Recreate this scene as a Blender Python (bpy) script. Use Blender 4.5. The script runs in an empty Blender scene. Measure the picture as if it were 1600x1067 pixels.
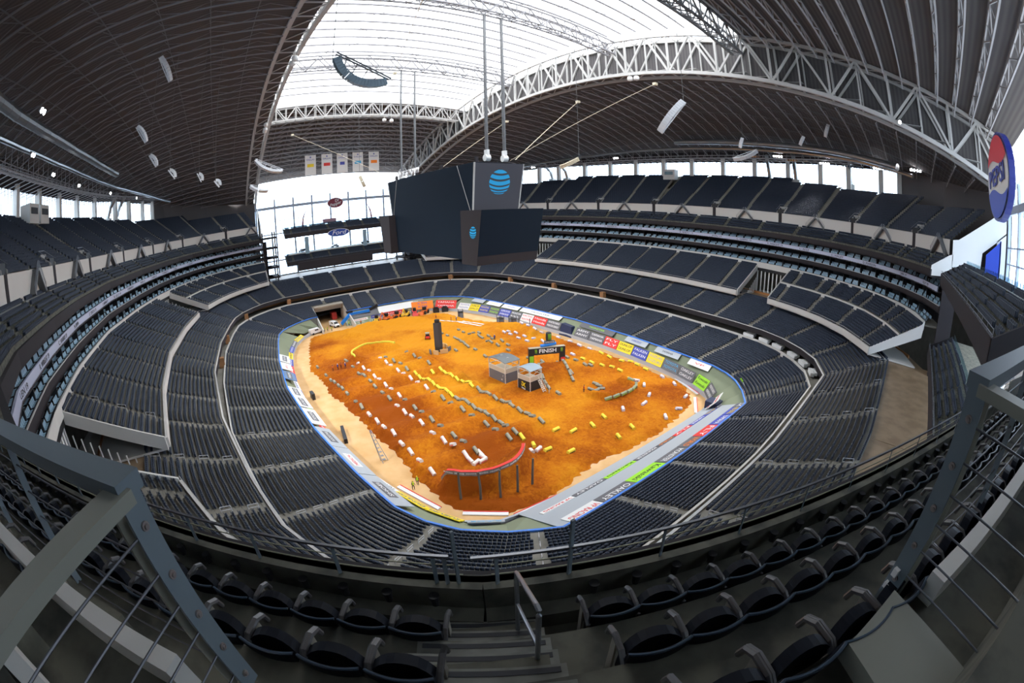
import bpy, bmesh, math, random
import numpy as np
from mathutils import Vector, Matrix
random.seed(7)
rng = np.random.default_rng(7)
PI = math.pi
scene = bpy.context.scene
C = scene.collection

# ------------------------------------------------------------------ camera
CAMP = (-101.793, 55.328, 42.339)
YAW, PITCH, ROLL, FPX = -0.637198, -0.301813, -0.026462, 692.625
cd = bpy.data.cameras.new('camera')
cam = bpy.data.objects.new('camera', cd)
C.objects.link(cam)
cd.type = 'PANO'
for holder in (cd, getattr(cd, 'cycles', None)):
    try:
        holder.panorama_type = 'FISHEYE_EQUISOLID'
        holder.fisheye_lens = FPX / 1600 * 36.0
        holder.fisheye_fov = math.radians(190)
    except Exception:
        pass
cd.sensor_width = 36.0
cd.sensor_fit = 'HORIZONTAL'
cd.clip_start = 0.05
cd.clip_end = 2000
_cy, _sy, _cp, _sp = math.cos(YAW), math.sin(YAW), math.cos(PITCH), math.sin(PITCH)
_f = Vector((_cy * _cp, _sy * _cp, _sp)); _r = Vector((_sy, -_cy, 0)); _u = _r.cross(_f)
_cr, _sr = math.cos(ROLL), math.sin(ROLL)
_r2 = _cr * _r + _sr * _u; _u2 = -_sr * _r + _cr * _u
M = Matrix((_r2, _u2, -_f)).transposed().to_4x4(); M.translation = Vector(CAMP)
cam.matrix_world = M
scene.camera = cam

# ------------------------------------------------------------------ daylight, exposure
scene.view_settings.view_transform = 'Standard'
scene.view_settings.look = 'None'
scene.view_settings.gamma = 1
scene.view_settings.use_curve_mapping = False
scene.view_settings.exposure = 0.05
scene.cycles.use_denoising = True
scene.cycles.max_bounces = 7
scene.cycles.diffuse_bounces = 4
scene.cycles.glossy_bounces = 2
scene.cycles.transmission_bounces = 4
scene.cycles.transparent_max_bounces = 12
scene.cycles.sample_clamp_indirect = 12
world = bpy.data.worlds.new('overcast_sky'); scene.world = world
world.use_nodes = True
bg = world.node_tree.nodes['Background']
bg.inputs[0].default_value = (0.80, 0.89, 1.0, 1)
bg.inputs[1].default_value = 5.5
sun = bpy.data.lights.new('sun', 'SUN'); sun.energy = 11.0; sun.angle = math.radians(20)
sun.color = (1.0, 0.96, 0.9)
so = bpy.data.objects.new('sun', sun); C.objects.link(so)
so.rotation_euler = (math.radians(12), math.radians(-14), 0)
# the sports floodlights of the catwalk banks, aimed at the dirt floor
for _i, (_x, _y, _z, _tx, _ty) in enumerate(((-50, -99, 65, -30, 5), (-69, -97, 63.5, -40, -5), (-90, -88, 62.7, -45, 10), (28, -100, 65, 20, -5), (75, -91, 63, 45, 5), (-30, 92, 63, -20, 5), (12, 97, 63, 10, 0), (66, 91, 62.5, 40, 0))):
    _l = bpy.data.lights.new('floodlight_beam', 'SPOT'); _l.energy = 150000; _l.spot_size = math.radians(58); _l.spot_blend = .8; _l.shadow_soft_size = 2.5; _l.color = (1.0, .97, .95)
    _o = bpy.data.objects.new('floodlight_beam', _l); C.objects.link(_o); _o.location = (_x, _y, _z)
    _o.rotation_euler = (Vector((_tx - _x, _ty - _y, -_z))).to_track_quat('-Z', 'Y').to_euler()

# ------------------------------------------------------------------ materials
MATS = {}
def mat(name, col, rough=0.7, metal=0.0, noise=None, emit=None, spec=None, stripes=None):
    if name in MATS: return MATS[name]
    m = bpy.data.materials.new(name); m.use_nodes = True
    nt = m.node_tree; b = nt.nodes['Principled BSDF']
    b.inputs['Base Color'].default_value = (*col, 1)
    b.inputs['Roughness'].default_value = rough
    b.inputs['Metallic'].default_value = metal
    if spec is not None: b.inputs['Specular IOR Level'].default_value = spec
    if noise:                                   # (scale, second colour, low, high)
        sc, c2, lo, hi = noise
        geo = nt.nodes.new('ShaderNodeTexCoord')
        n = nt.nodes.new('ShaderNodeTexNoise'); n.inputs['Scale'].default_value = sc
        n.inputs['Detail'].default_value = 6
        nt.links.new(geo.outputs['Object'], n.inputs['Vector'])
        r = nt.nodes.new('ShaderNodeMapRange')
        r.inputs[1].default_value = lo; r.inputs[2].default_value = hi
        nt.links.new(n.outputs['Fac'], r.inputs[0])
        mx = nt.nodes.new('ShaderNodeMix'); mx.data_type = 'RGBA'
        mx.inputs[6].default_value = (*col, 1); mx.inputs[7].default_value = (*c2, 1)
        nt.links.new(r.outputs[0], mx.inputs[0])
        nt.links.new(mx.outputs[2], b.inputs['Base Color'])
    if emit:
        b.inputs['Emission Color'].default_value = (*emit[0], 1)
        b.inputs['Emission Strength'].default_value = emit[1]
    MATS[name] = m
    return m

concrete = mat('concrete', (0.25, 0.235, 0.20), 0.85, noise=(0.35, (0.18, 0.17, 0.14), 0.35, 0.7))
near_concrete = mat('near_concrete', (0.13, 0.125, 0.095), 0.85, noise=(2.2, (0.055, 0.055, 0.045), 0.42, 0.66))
pale = mat('pale_wall', (0.62, 0.60, 0.56), 0.7)
offwhite = mat('offwhite', (0.78, 0.78, 0.76), 0.6)
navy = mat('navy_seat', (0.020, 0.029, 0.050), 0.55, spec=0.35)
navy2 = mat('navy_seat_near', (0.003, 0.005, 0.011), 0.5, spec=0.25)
suite_sheen = mat('suite_glass_sheen', (0.26, 0.40, 0.50), 0.3, spec=0.8)  # skylight reflection off the glass railings put into the chair colour
dark = mat('dark_fascia', (0.035, 0.031, 0.034), 0.7, spec=.2)
darker = mat('black_panel', (0.012, 0.012, 0.014), 0.5)
deepblack = mat('screen_black', (0.008, 0.016, 0.028), 0.7, spec=0.12)
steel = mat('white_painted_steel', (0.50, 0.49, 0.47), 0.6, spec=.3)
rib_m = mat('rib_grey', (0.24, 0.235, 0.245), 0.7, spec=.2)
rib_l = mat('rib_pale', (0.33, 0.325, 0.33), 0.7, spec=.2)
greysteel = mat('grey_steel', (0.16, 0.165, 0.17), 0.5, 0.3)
railsteel = mat('galvanised_steel', (0.30, 0.31, 0.33), 0.38, 0.8)
duct = mat('duct_metal', (0.40, 0.42, 0.43), 0.3, 0.85)
slate = mat('slate_grey_paint', (0.16, 0.195, 0.22), 0.5, 0.0, spec=.3)
taupe = mat('taupe_paint', (0.26, 0.26, 0.22), 0.5, spec=.3)
blue_trim = mat('blue_cable_trim', (0.05, 0.22, 0.75), 0.5)
grey_tarp = mat('grey_tarp', (0.40, 0.43, 0.46), 0.7)
wood = mat('wood_floor', (0.30, 0.21, 0.13), 0.45, noise=(0.4, (0.22, 0.15, 0.09), 0.4, 0.6))
ribbon = mat('ribbon_board', (0.50, 0.53, 0.66), 0.5)
warm_light_tint = mat('wall_warm_light_tint', (0.45, 0.20, 0.07), 0.6)  # warm concourse lighting put into the wall colour
ceil_m = mat('roof_deck', (0.13, 0.115, 0.11), 0.9, spec=.1)
nt = ceil_m.node_tree
_b = nt.nodes['Principled BSDF']; _g = nt.nodes.new('ShaderNodeTexCoord')
_n = nt.nodes.new('ShaderNodeTexNoise'); _n.inputs['Scale'].default_value = 0.05
_w = nt.nodes.new('ShaderNodeTexWave'); _w.inputs['Scale'].default_value = 0.33; _w.inputs['Distortion'].default_value = 0.0
_w.bands_direction = 'X'
nt.links.new(_g.outputs['Object'], _w.inputs[0]); nt.links.new(_g.outputs['Object'], _n.inputs[0])
_mx = nt.nodes.new('ShaderNodeMix'); _mx.data_type = 'RGBA'
_mx.inputs[6].default_value = (0.105, 0.098, 0.10, 1); _mx.inputs[7].default_value = (0.14, 0.132, 0.13, 1)
nt.links.new(_w.outputs['Fac'], _mx.inputs[0]); nt.links.new(_mx.outputs[2], _b.inputs['Base Color'])

def glass_mat(name, tint, gloss=0.12):
    m = bpy.data.materials.new(name); m.use_nodes = True
    nt = m.node_tree; nt.nodes.clear()
    o = nt.nodes.new('ShaderNodeOutputMaterial'); t = nt.nodes.new('ShaderNodeBsdfTransparent')
    g = nt.nodes.new('ShaderNodeBsdfGlossy'); g.inputs['Roughness'].default_value = 0.08
    t.inputs[0].default_value = (*tint, 1)
    mx = nt.nodes.new('ShaderNodeMixShader'); mx.inputs[0].default_value = gloss
    nt.links.new(t.outputs[0], mx.inputs[1]); nt.links.new(g.outputs[0], mx.inputs[2])
    nt.links.new(mx.outputs[0], o.inputs[0]); MATS[name] = m
    return m
glass = glass_mat('window_glass', (0.80, 0.90, 1.0))
frosted = glass_mat('pale_blue_glass', (0.55, 0.75, 0.85), 0.3)
fabric = bpy.data.materials.new('translucent_roof_fabric'); fabric.use_nodes = True
nt = fabric.node_tree; nt.nodes.clear()
_o = nt.nodes.new('ShaderNodeOutputMaterial'); _t = nt.nodes.new('ShaderNodeBsdfTranslucent'); _d = nt.nodes.new('ShaderNodeBsdfDiffuse')
_t.inputs[0].default_value = (0.93, 0.92, 0.92, 1); _d.inputs[0].default_value = (0.9, 0.9, 0.9, 1)
_m = nt.nodes.new('ShaderNodeMixShader'); _m.inputs[0].default_value = 0.35
nt.links.new(_t.outputs[0], _m.inputs[1]); nt.links.new(_d.outputs[0], _m.inputs[2]); nt.links.new(_m.outputs[0], _o.inputs[0])

def ordinal(n): return ['first', 'second', 'third', 'fourth', 'fifth', 'sixth', 'seventh', 'eighth', 'ninth', 'tenth', 'eleventh', 'twelfth', 'thirteenth', 'fourteenth', 'fifteenth', 'sixteenth', 'seventeenth', 'eighteenth', 'nineteenth', 'twentieth'][n] if n < 20 else '%dth' % (n + 1)
# ------------------------------------------------------------------ mesh helpers
class MB:
    def __init__(s): s.v = []; s.f = []; s.mi = []; s.n = 0
    def add(s, vs, fs, mi=0):
        b = s.n; s.v.extend(vs); s.n += len(vs)
        for f in fs: s.f.append(tuple(b + i for i in f)); s.mi.append(mi)
        return s
    def quad(s, a, b, c, d, mi=0): return s.add([a, b, c, d], [(0, 1, 2, 3)], mi)
    def hexa(s, p, mi=0):   # p: 4 bottom then 4 top
        return s.add(list(p), [(3, 2, 1, 0), (4, 5, 6, 7), (0, 1, 5, 4), (1, 2, 6, 5), (2, 3, 7, 6), (3, 0, 4, 7)], mi)
    def box(s, c, d, rz=0.0, mi=0, R=None):
        hx, hy, hz = d[0] / 2, d[1] / 2, d[2] / 2
        P = [(-hx, -hy, -hz), (hx, -hy, -hz), (hx, hy, -hz), (-hx, hy, -hz), (-hx, -hy, hz), (hx, -hy, hz), (hx, hy, hz), (-hx, hy, hz)]
        if R is None:
            cc, ss = math.cos(rz), math.sin(rz)
            Q = [(c[0] + x * cc - y * ss, c[1] + x * ss + y * cc, c[2] + z) for x, y, z in P]
        else:
            Q = [tuple(R @ Vector(p) + Vector(c)) for p in P]
        return s.hexa(Q, mi)
    def beam(s, p, q, w, h=None, mi=0, up=(0, 0, 1)):
        h = h or w
        p = Vector(p); q = Vector(q); d = q - p
        if d.length < 1e-6: return s
        d.normalize(); u = Vector(up)
        if abs(d.dot(u)) > 0.98: u = Vector((1, 0, 0))
        x = d.cross(u).normalized(); y = x.cross(d).normalized()
        P = []
        for o in (p, q):
            for a, b in ((-1, -1), (1, -1), (1, 1), (-1, 1)):
                P.append(tuple(o + x * a * w / 2 + y * b * h / 2))
        return s.add(P, [(0, 3, 2, 1), (4, 5, 6, 7), (0, 1, 5, 4), (1, 2, 6, 5), (2, 3, 7, 6), (3, 0, 4, 7)], mi)
    def tube(s, pts, r, n=8, mi=0, cap=True):
        pts = [Vector(p) for p in pts]; rings = []
        for i, p in enumerate(pts):
            a = pts[max(i - 1, 0)]; b = pts[min(i + 1, len(pts) - 1)]
            d = (b - a).normalized(); u = Vector((0, 0, 1))
            if abs(d.dot(u)) > 0.95: u = Vector((1, 0, 0))
            x = d.cross(u).normalized(); y = x.cross(d).normalized()
            rr = r[i] if isinstance(r, (list, tuple)) else r
            rings.append([tuple(p + x * rr * math.cos(t * 2 * PI / n) + y * rr * math.sin(t * 2 * PI / n)) for t in range(n)])
        vs = [v for ring in rings for v in ring]; fs = []
        for i in range(len(pts) - 1):
            for t in range(n):
                fs.append((i * n + t, i * n + (t + 1) % n, (i + 1) * n + (t + 1) % n, (i + 1) * n + t))
        if cap: fs.append(tuple(range(n - 1, -1, -1))); fs.append(tuple((len(pts) - 1) * n + t for t in range(n)))
        return s.add(vs, fs, mi)
    def lathe(s, c, prof, n=16, mi=0):     # prof: (r, z)
        vs = []; fs = []
        for r, z in prof:
            for t in range(n): vs.append((c[0] + r * math.cos(t * 2 * PI / n), c[1] + r * math.sin(t * 2 * PI / n), c[2] + z))
        for i in range(len(prof) - 1):
            for t in range(n): fs.append((i * n + t, i * n + (t + 1) % n, (i + 1) * n + (t + 1) % n, (i + 1) * n + t))
        fs.append(tuple(range(n - 1, -1, -1))); fs.append(tuple((len(prof) - 1) * n + t for t in range(n)))
        return s.add(vs, fs, mi)
    def build(s, name, mats, parent=None, smooth=False):
        me = bpy.data.meshes.new(name); me.from_pydata([tuple(v) for v in s.v], [], s.f)
        if not isinstance(mats, (list, tuple)): mats = [mats]
        for m in mats: me.materials.append(m)
        if len(mats) > 1: me.polygons.foreach_set('material_index', s.mi)
        if smooth: me.polygons.foreach_set('use_smooth', [True] * len(me.polygons))
        me.update()
        o = bpy.data.objects.new(name, me); C.objects.link(o)
        if parent: o.parent = parent
        return o
def tag(o, label=None, cat=None, group=None, kind=None):
    if label: o['label'] = label
    if cat: o['category'] = cat
    if group: o['group'] = group
    if kind: o['kind'] = kind
    return o
def empty(name, loc=(0, 0, 0), rz=0, label=None, cat=None, group=None, kind=None):
    o = bpy.data.objects.new(name, None); C.objects.link(o); o.location = loc; o.rotation_euler = (0, 0, rz)
    o.empty_display_size = 0.2
    return tag(o, label, cat, group, kind)
KIDS = {}
def copy_tree(o, loc=None, rz=None, label=None, parent=None):
    c = o.copy(); C.objects.link(c)
    if parent: c.parent = parent
    if loc is not None: c.location = loc
    if rz is not None: c.rotation_euler = (0, 0, rz)
    if label: c['label'] = label
    for ch in list(o.children): copy_tree(ch, parent=c)
    return c
def structure(mb, name, m, label=None, smooth=False):
    return tag(mb.build(name, m, smooth=smooth), label, None, None, 'structure')

# ------------------------------------------------------------------ plan curves (first quadrant, mirrored)
def mirror_side(q, sy):
    """q runs from (0,y) outward; returns the sideline curve from -x to +x on side sy"""
    left = [(-x, sy * y) for x, y in reversed(q[1:])]
    return left + [(x, sy * y) for x, y in q]
def mirror_loop(q):
    """q runs (0,y) .. (x,0): closed loop counter-clockwise starting (0,+y) going to -x"""
    a = [(x, y) for x, y in q]
    top = [(-x, y) for x, y in q]                      # (0,y) -> (-x,0)
    bot = [(-x, -y) for x, y in reversed(q[:-1])]       # -> (0,-y)
    rgt = [(x, -y) for x, y in q[1:]]                   # -> (x,0)
    upp = [(x, y) for x, y in reversed(q[1:-1])]
    return top + bot + rgt + upp
def offset(q, d):
    out = []
    n = len(q)
    for i in range(n):
        a = q[max(i - 1, 0)]; b = q[i]; c = q[min(i + 1, n - 1)]
        def nrm(p, r):
            dx, dy = r[0] - p[0], r[1] - p[1]; l = math.hypot(dx, dy) or 1
            return (-dy / l, dx / l)
        if i == 0: n1 = n2 = nrm(b, c)
        elif i == n - 1: n1 = n2 = nrm(a, b)
        else: n1, n2 = nrm(a, b), nrm(b, c)
        mx, my = n1[0] + n2[0], n1[1] + n2[1]; l2 = mx * mx + my * my
        k = 2 * d / l2
        out.append((b[0] + mx * k, b[1] + my * k))
    return out
def lerp_poly(a, b, t): return [(p[0] * (1 - t) + q[0] * t, p[1] * (1 - t) + q[1] * t) for p, q in zip(a, b)]

K_Q = [(0, 46.7), (24.6, 45.4), (44.6, 43), (55.3, 41.3), (60.3, 39.2), (64.4, 36.3), (68.3, 31.8), (71.9, 26), (72.0, 22.5), (72.2, 9.5), (72.3, 0)]
L_Q = [(0, 61.8), (28, 60.9), (49.5, 58), (61.5, 55.6), (68.5, 52.3), (74.5, 47.6), (79.6, 41.8), (83.6, 33), (83.9, 24), (84.4, 9.0), (84.6, 0)]
M_Q = [(0, 63.7), (28, 62.1), (50, 58.9), (62, 56.6), (69.5, 53.4), (76.4, 48.6), (81.6, 43.3), (86.2, 34), (87.2, 0)]
N_Q = [(0, 77.2), (31, 75.5), (54, 72), (68, 68.6), (79, 63), (87.5, 57), (94, 50), (100, 38), (101, 0)]
C2_Q = [(0, 73.8), (26, 72.2), (47, 69.2), (59, 66.6), (70, 62), (78, 57.3), (86.5, 50.2), (92, 43), (95, 39)]
C1_Q = [(0, 88.9), (29.5, 86.6), (52, 83), (67, 79), (80, 73.3), (90, 67.2), (99, 57.8), (104.5, 47.5), (106.5, 39)]
U3_Q = [(0, 87), (30, 84.6), (50, 81), (68.6, 76.8), (80, 71.9), (91.6, 63.2), (98.95, 53.7), (107.1, 39)]

def side_of(qpoly, sy): return mirror_side(qpoly, sy)

# ------------------------------------------------------------------ tiers of seats
SEATS = []      # (x, y, z, facing angle, blue?)  every seat of the stands
def poly_len(p, closed):
    n = len(p); m = n if closed else n - 1
    L = [0.0]
    for i in range(m):
        a = p[i]; b = p[(i + 1) % n]; L.append(L[-1] + math.hypot(b[0] - a[0], b[1] - a[1]))
    return L
def aisle_params(front, closed, first, step, quad=True):
    """aisles at arc distance first + k*step from x=0 measured along each quadrant; returned as vertex parameter u"""
    return None
def quadrant_u(q, s0, step):
    L = poly_len(q, False); out = []; s = s0
    while s < L[-1] - 0.8:
        for i in range(len(q) - 1):
            if L[i] <= s <= L[i + 1]: out.append(i + (s - L[i]) / (L[i + 1] - L[i])); break
        s += step
    return out
def build_tier(qf, qr, z0, z1, n, sides, closed, aisle_u, name, label, seatw=0.52, xlim=None, skip=None, base=1.0, m=None, hole=None):
    """stepped concrete tier with rows of seats. qf/qr first-quadrant front and rear curves"""
    mb = MB(); rise = (z1 - z0) / max(n - 1, 1)
    for (sx, sy) in sides:
        for k in range(n):
            a = lerp_poly(qf, qr, k / n); b = lerp_poly(qf, qr, (k + 1) / n)
            z = z0 + rise * k
            lim = xlim(k) if xlim else 1e9
            for i in range(len(a) - 1):
                if abs(qf[i + 1][0]) > lim + 1e-6: continue
                if hole and hole(sx, sy, i, k): continue
                P = [(sx * a[i][0], sy * a[i][1]), (sx * a[i + 1][0], sy * a[i + 1][1]), (sx * b[i + 1][0], sy * b[i + 1][1]), (sx * b[i][0], sy * b[i][1])]
                mb.quad((*P[0], z), (*P[1], z), (*P[2], z), (*P[3], z))
                zz = z - rise if k else z - base
                mb.quad((*P[0], zz), (*P[1], zz), (*P[1], z), (*P[0], z))
                # seats
                ax, ay = a[i]; bx, by = a[i + 1]; cx, cy = b[i]; dx, dy = b[i + 1]
                t = 0.62
                s0 = (ax + (cx - ax) * t, ay + (cy - ay) * t); s1 = (bx + (dx - bx) * t, by + (dy - by) * t)
                L = math.hypot(s1[0] - s0[0], s1[1] - s0[1])
                if L < 0.3: continue
                ux, uy = (s1[0] - s0[0]) / L, (s1[1] - s0[1]) / L
                cuts = [u - i for u in aisle_u if i - 0.3 < u < i + 1.3]
                ns = int(L / seatw)
                for j in range(ns):
                    tt = (j + 0.5) * L / ns
                    if any(abs(tt - c * L) < 0.78 for c in cuts): continue
                    px, py = s0[0] + ux * tt, s0[1] + uy * tt
                    X, Y = sx * px, sy * py
                    if skip and skip(X, Y, k): continue
                    # facing towards the field: inward normal of the row
                    nx, ny = sx * uy, -sy * ux           # (uy,-ux) is inward in first quadrant
                    SEATS.append((X, Y, z, math.atan2(ny, nx)))
                # light aisle blocks (half step)
                for c in cuts:
                    if 0 <= c < 1:
                        g = lambda o, tq: ((ax + (bx - ax) * (c + o / L)) * (1 - tq) + (cx + (dx - cx) * (c + o / L)) * tq,
                                           (ay + (by - ay) * (c + o / L)) * (1 - tq) + (cy + (dy - cy) * (c + o / L)) * tq)
                        pa, pb, pc, pd = g(-0.55, 0.5), g(0.55, 0.5), g(0.55, 1), g(-0.55, 1)
                        if rise > 0.25:
                            h = rise / 2
                            mb.hexa([(sx * p[0], sy * p[1], z) for p in (pa, pb, pc, pd)] + [(sx * p[0], sy * p[1], z + h) for p in (pa, pb, pc, pd)])
    o = structure(mb, name, m or concrete, label)
    return o
ALLQ = [(1, 1), (-1, 1), (-1, -1), (1, -1)]

low_a = quadrant_u(K_Q, 0.0, 12.6); mid_a = quadrant_u(M_Q, 6.2, 13.0); club_a = quadrant_u(C2_Q, 0.0, 13.5)
build_tier(K_Q, L_Q, 5.0, 9.0, 18, ALLQ, True, low_a, 'seating_tier', 'lower bowl concrete seating tier around the dirt floor', hole=lambda sx, sy, i, k: sx > 0 and sy > 0 and i == 8 and k < 13, base=3.5)
build_tier(M_Q, N_Q, 12.9, 18.3, 16, ALLQ, True, mid_a, 'seating_tier', 'middle concrete seating tier above the lower bowl', base=0.6)
C2c = [(0, 73.8), (26, 72.2), (47.5, 69.2)]; C1c = [(0, 88.9), (27, 86.9), (48.2, 83.8)]
C2e = [(59.4, 66.4), (70, 62), (78, 57.3), (86.5, 50.2), (92, 43), (95, 39)]
C1e = [(61.1, 80.9), (73, 76.8), (84, 71.5), (94, 63.5), (101.5, 52.5), (106.5, 39)]
CMe = lerp_poly(C2e, C1e, 9.2 / 17)
build_tier(C2c, C1c, 19.7, 26.6, 17, ALLQ, False, quadrant_u(C2c, 0.0, 13.5), 'seating_tier', 'club level concrete seating tier under the suites', base=1.2)
build_tier(C2e, CMe, 19.7, 23.0, 9, ALLQ, False, quadrant_u(C2e, 3.2, 12.5), 'seating_tier', 'lower half of the curved corner club seating', base=1.2)
build_tier(CMe, C1e, 24.2, 26.8, 7, ALLQ, False, [u + 0.12 for u in quadrant_u(C2e, 3.2, 12.5)] + [u - .28 for u in quadrant_u(C2e, 3.2, 12.5)], 'seating_tier', 'upper half of the curved corner club seating', base=1.3, m=concrete)
U2_Q = offset(U3_Q, 4.43)
U1_Q = offset(U3_Q, 4.5)
UT_Q = offset(U3_Q, 4.5 + 19.1)
u3_a = quadrant_u(U3_Q, 7.0, 14.0); u1_a = quadrant_u(U1_Q, 0.0, 14.0)
def xl(k): return 1e9 if k < 14 else (99 if k < 19 else (81 if k < 21 else 69))
def near_skip(X, Y, k):
    """seats of the block the camera stands in are modelled one by one further down"""
    return math.hypot(X - CAMP[0], Y - CAMP[1]) < 17.0
def u1_skip(X, Y, k): return math.hypot(X - CAMP[0], Y - CAMP[1]) < 14
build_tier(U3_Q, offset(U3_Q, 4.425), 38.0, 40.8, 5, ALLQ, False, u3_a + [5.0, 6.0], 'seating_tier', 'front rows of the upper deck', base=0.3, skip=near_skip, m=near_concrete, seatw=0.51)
build_tier(U1_Q, UT_Q, 44.5, 57.4, 24, [(1, 1), (-1, -1), (1, -1)], False, u1_a, 'seating_tier', 'steep upper deck concrete seating tier', xlim=xl, base=0.2)
build_tier(U1_Q[:5], UT_Q[:5], 44.5, 57.4, 24, [(-1, 1)], False, [u for u in u1_a if u < 4], 'seating_tier', 'steep upper deck rows left of the camera', xlim=xl, base=0.2)

# ------------------------------------------------------------------ bands: walls and fascias that follow a curve
def band(q, zb, zt, sides, mb=None, thick=0.3, mi=0, i0=0, i1=None):
    mb = mb or MB()
    q2 = offset(q, thick)
    for sx, sy in sides:
        for i in range(i0, (i1 or len(q)) - 1):
            a, b, c, d = q[i], q[i + 1], q2[i + 1], q2[i]
            P = [(sx * p[0], sy * p[1]) for p in (a, b, c, d)]
            mb.hexa([(*p, zb) for p in P] + [(*p, zt) for p in P], mi)
    return mb
def slab(q, q2, zb, zt, sides, mb=None, mi=0, i1=None):
    mb = mb or MB()
    for sx, sy in sides:
        for i in range((i1 or len(q)) - 1):
            P = [(sx * p[0], sy * p[1]) for p in (q[i], q[i + 1], q2[i + 1], q2[i])]
            mb.hexa([(*p, zb) for p in P] + [(*p, zt) for p in P], mi)
    return mb
structure(band(L_Q, 9.0, 10.3, ALLQ), 'wall_lower_rear', pale, 'pale wall behind the lower bowl')
structure(slab(offset(L_Q, 0.3), offset(L_Q, 9.0), 9.3, 9.6, ALLQ), 'floor_lower_concourse', concrete)
structure(band(offset(L_Q, 9.0), 9.0, 13.5, ALLQ), 'wall_lower_concourse', warm_light_tint)
structure(band(offset(M_Q, -0.25), 11.6, 13.0, ALLQ, thick=0.25), 'trim_1', dark, 'dark fascia under the middle tier')
structure(band(offset(M_Q, -0.32), 13.0, 13.12, ALLQ, thick=0.35), 'trim_2', steel, 'thin pale rail line on the middle tier')
structure(slab(M_Q, offset(M_Q, 10), 11.6, 11.9, ALLQ), 'ceiling_lower_concourse', dark)
_g=MB(); band(offset(C2c, -0.4), 18.6, 19.95, ALLQ, _g, thick=0.4); band(offset(C2e, -0.4), 18.6, 19.95, ALLQ, _g, thick=0.4); band(CMe, 22.6, 24.25, ALLQ, _g, thick=-0.12); structure(_g, 'trim_3', pale, 'thick pale lips of the club level')
_g=MB(); slab(C2c, C1c, 18.3, 18.6, ALLQ, _g); slab(C2e, C1e, 18.3, 18.6, ALLQ, _g); structure(_g, 'ceiling_club', pale)
structure(slab(N_Q, offset(N_Q, 9), 17.9, 18.2, ALLQ), 'floor_middle_concourse', wood)
structure(band(offset(C2_Q, 12), 18.2, 18.9, ALLQ), 'wall_middle_concourse', warm_light_tint)
structure(band(C1_Q, 26.2, 28.0, ALLQ, thick=0.35), 'wall_club_rear', pale, 'pale ledge wall behind the club seats')
structure(slab(offset(C1_Q, .3), offset(C1_Q, 6), 27.0, 27.3, ALLQ), 'floor_suite_1', concrete)
S2_Q = [(0, 87.8), (30, 85.6), (52, 82.6), (68, 78.6), (81, 73), (91, 66.9), (99.5, 58.6), (106, 48.6), (109.6, 39)]
S1_Q = [(0, 86.9), (30, 84.9), (51, 81.4), (68, 77.6), (80.5, 72), (91.5, 65.3), (99.3, 58.2), (105.5, 48.2), (108.6, 39)]
structure(band(S2_Q, 30.2, 31.5, ALLQ, thick=0.3), 'trim_4', dark, 'dark fascia of the middle suite level')
structure(band(offset(S2_Q, -0.06), 31.5, 31.62, ALLQ, thick=0.2), 'trim_5', steel, 'thin pale line on the middle suite fascia')
structure(slab(S2_Q, offset(C1_Q, 6), 30.2, 30.5, ALLQ), 'floor_suite_2', dark)
structure(band(S1_Q, 34.1, 35.15, ALLQ, thick=0.3), 'trim_6', ribbon, 'pale ring of honour ribbon with dark names')
structure(slab(S1_Q, offset(C1_Q, 6), 33.9, 34.2, ALLQ), 'floor_suite_3', dark)
structure(band(offset(U3_Q, -0.62), 36.9, 38.15, ALLQ, thick=0.6), 'trim_7', dark, 'dark fascia of the upper deck')
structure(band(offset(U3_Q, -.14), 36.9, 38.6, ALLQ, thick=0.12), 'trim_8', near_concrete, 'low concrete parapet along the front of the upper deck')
structure(slab(offset(U3_Q, -.3), offset(U3_Q, 6), 36.6, 36.9, ALLQ), 'ceiling_suite', dark)
structure(band(offset(C1_Q, 5.2), 27.3, 36.6, ALLQ), 'wall_suite_rear', darker, 'dark glazed rear wall of the suites')
structure(band(U2_Q, 38.0, 44.6, [(1, 1), (-1, -1), (1, -1)], thick=0.07), 'wall_upper_cross_aisle', pale, 'pale wall between front rows and steep upper deck')
structure(band(U2_Q, 38.0, 44.6, [(-1, 1)], thick=0.07, i1=6), 'wall_upper_left', pale, 'pale wall above the front rows left of the camera')

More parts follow.
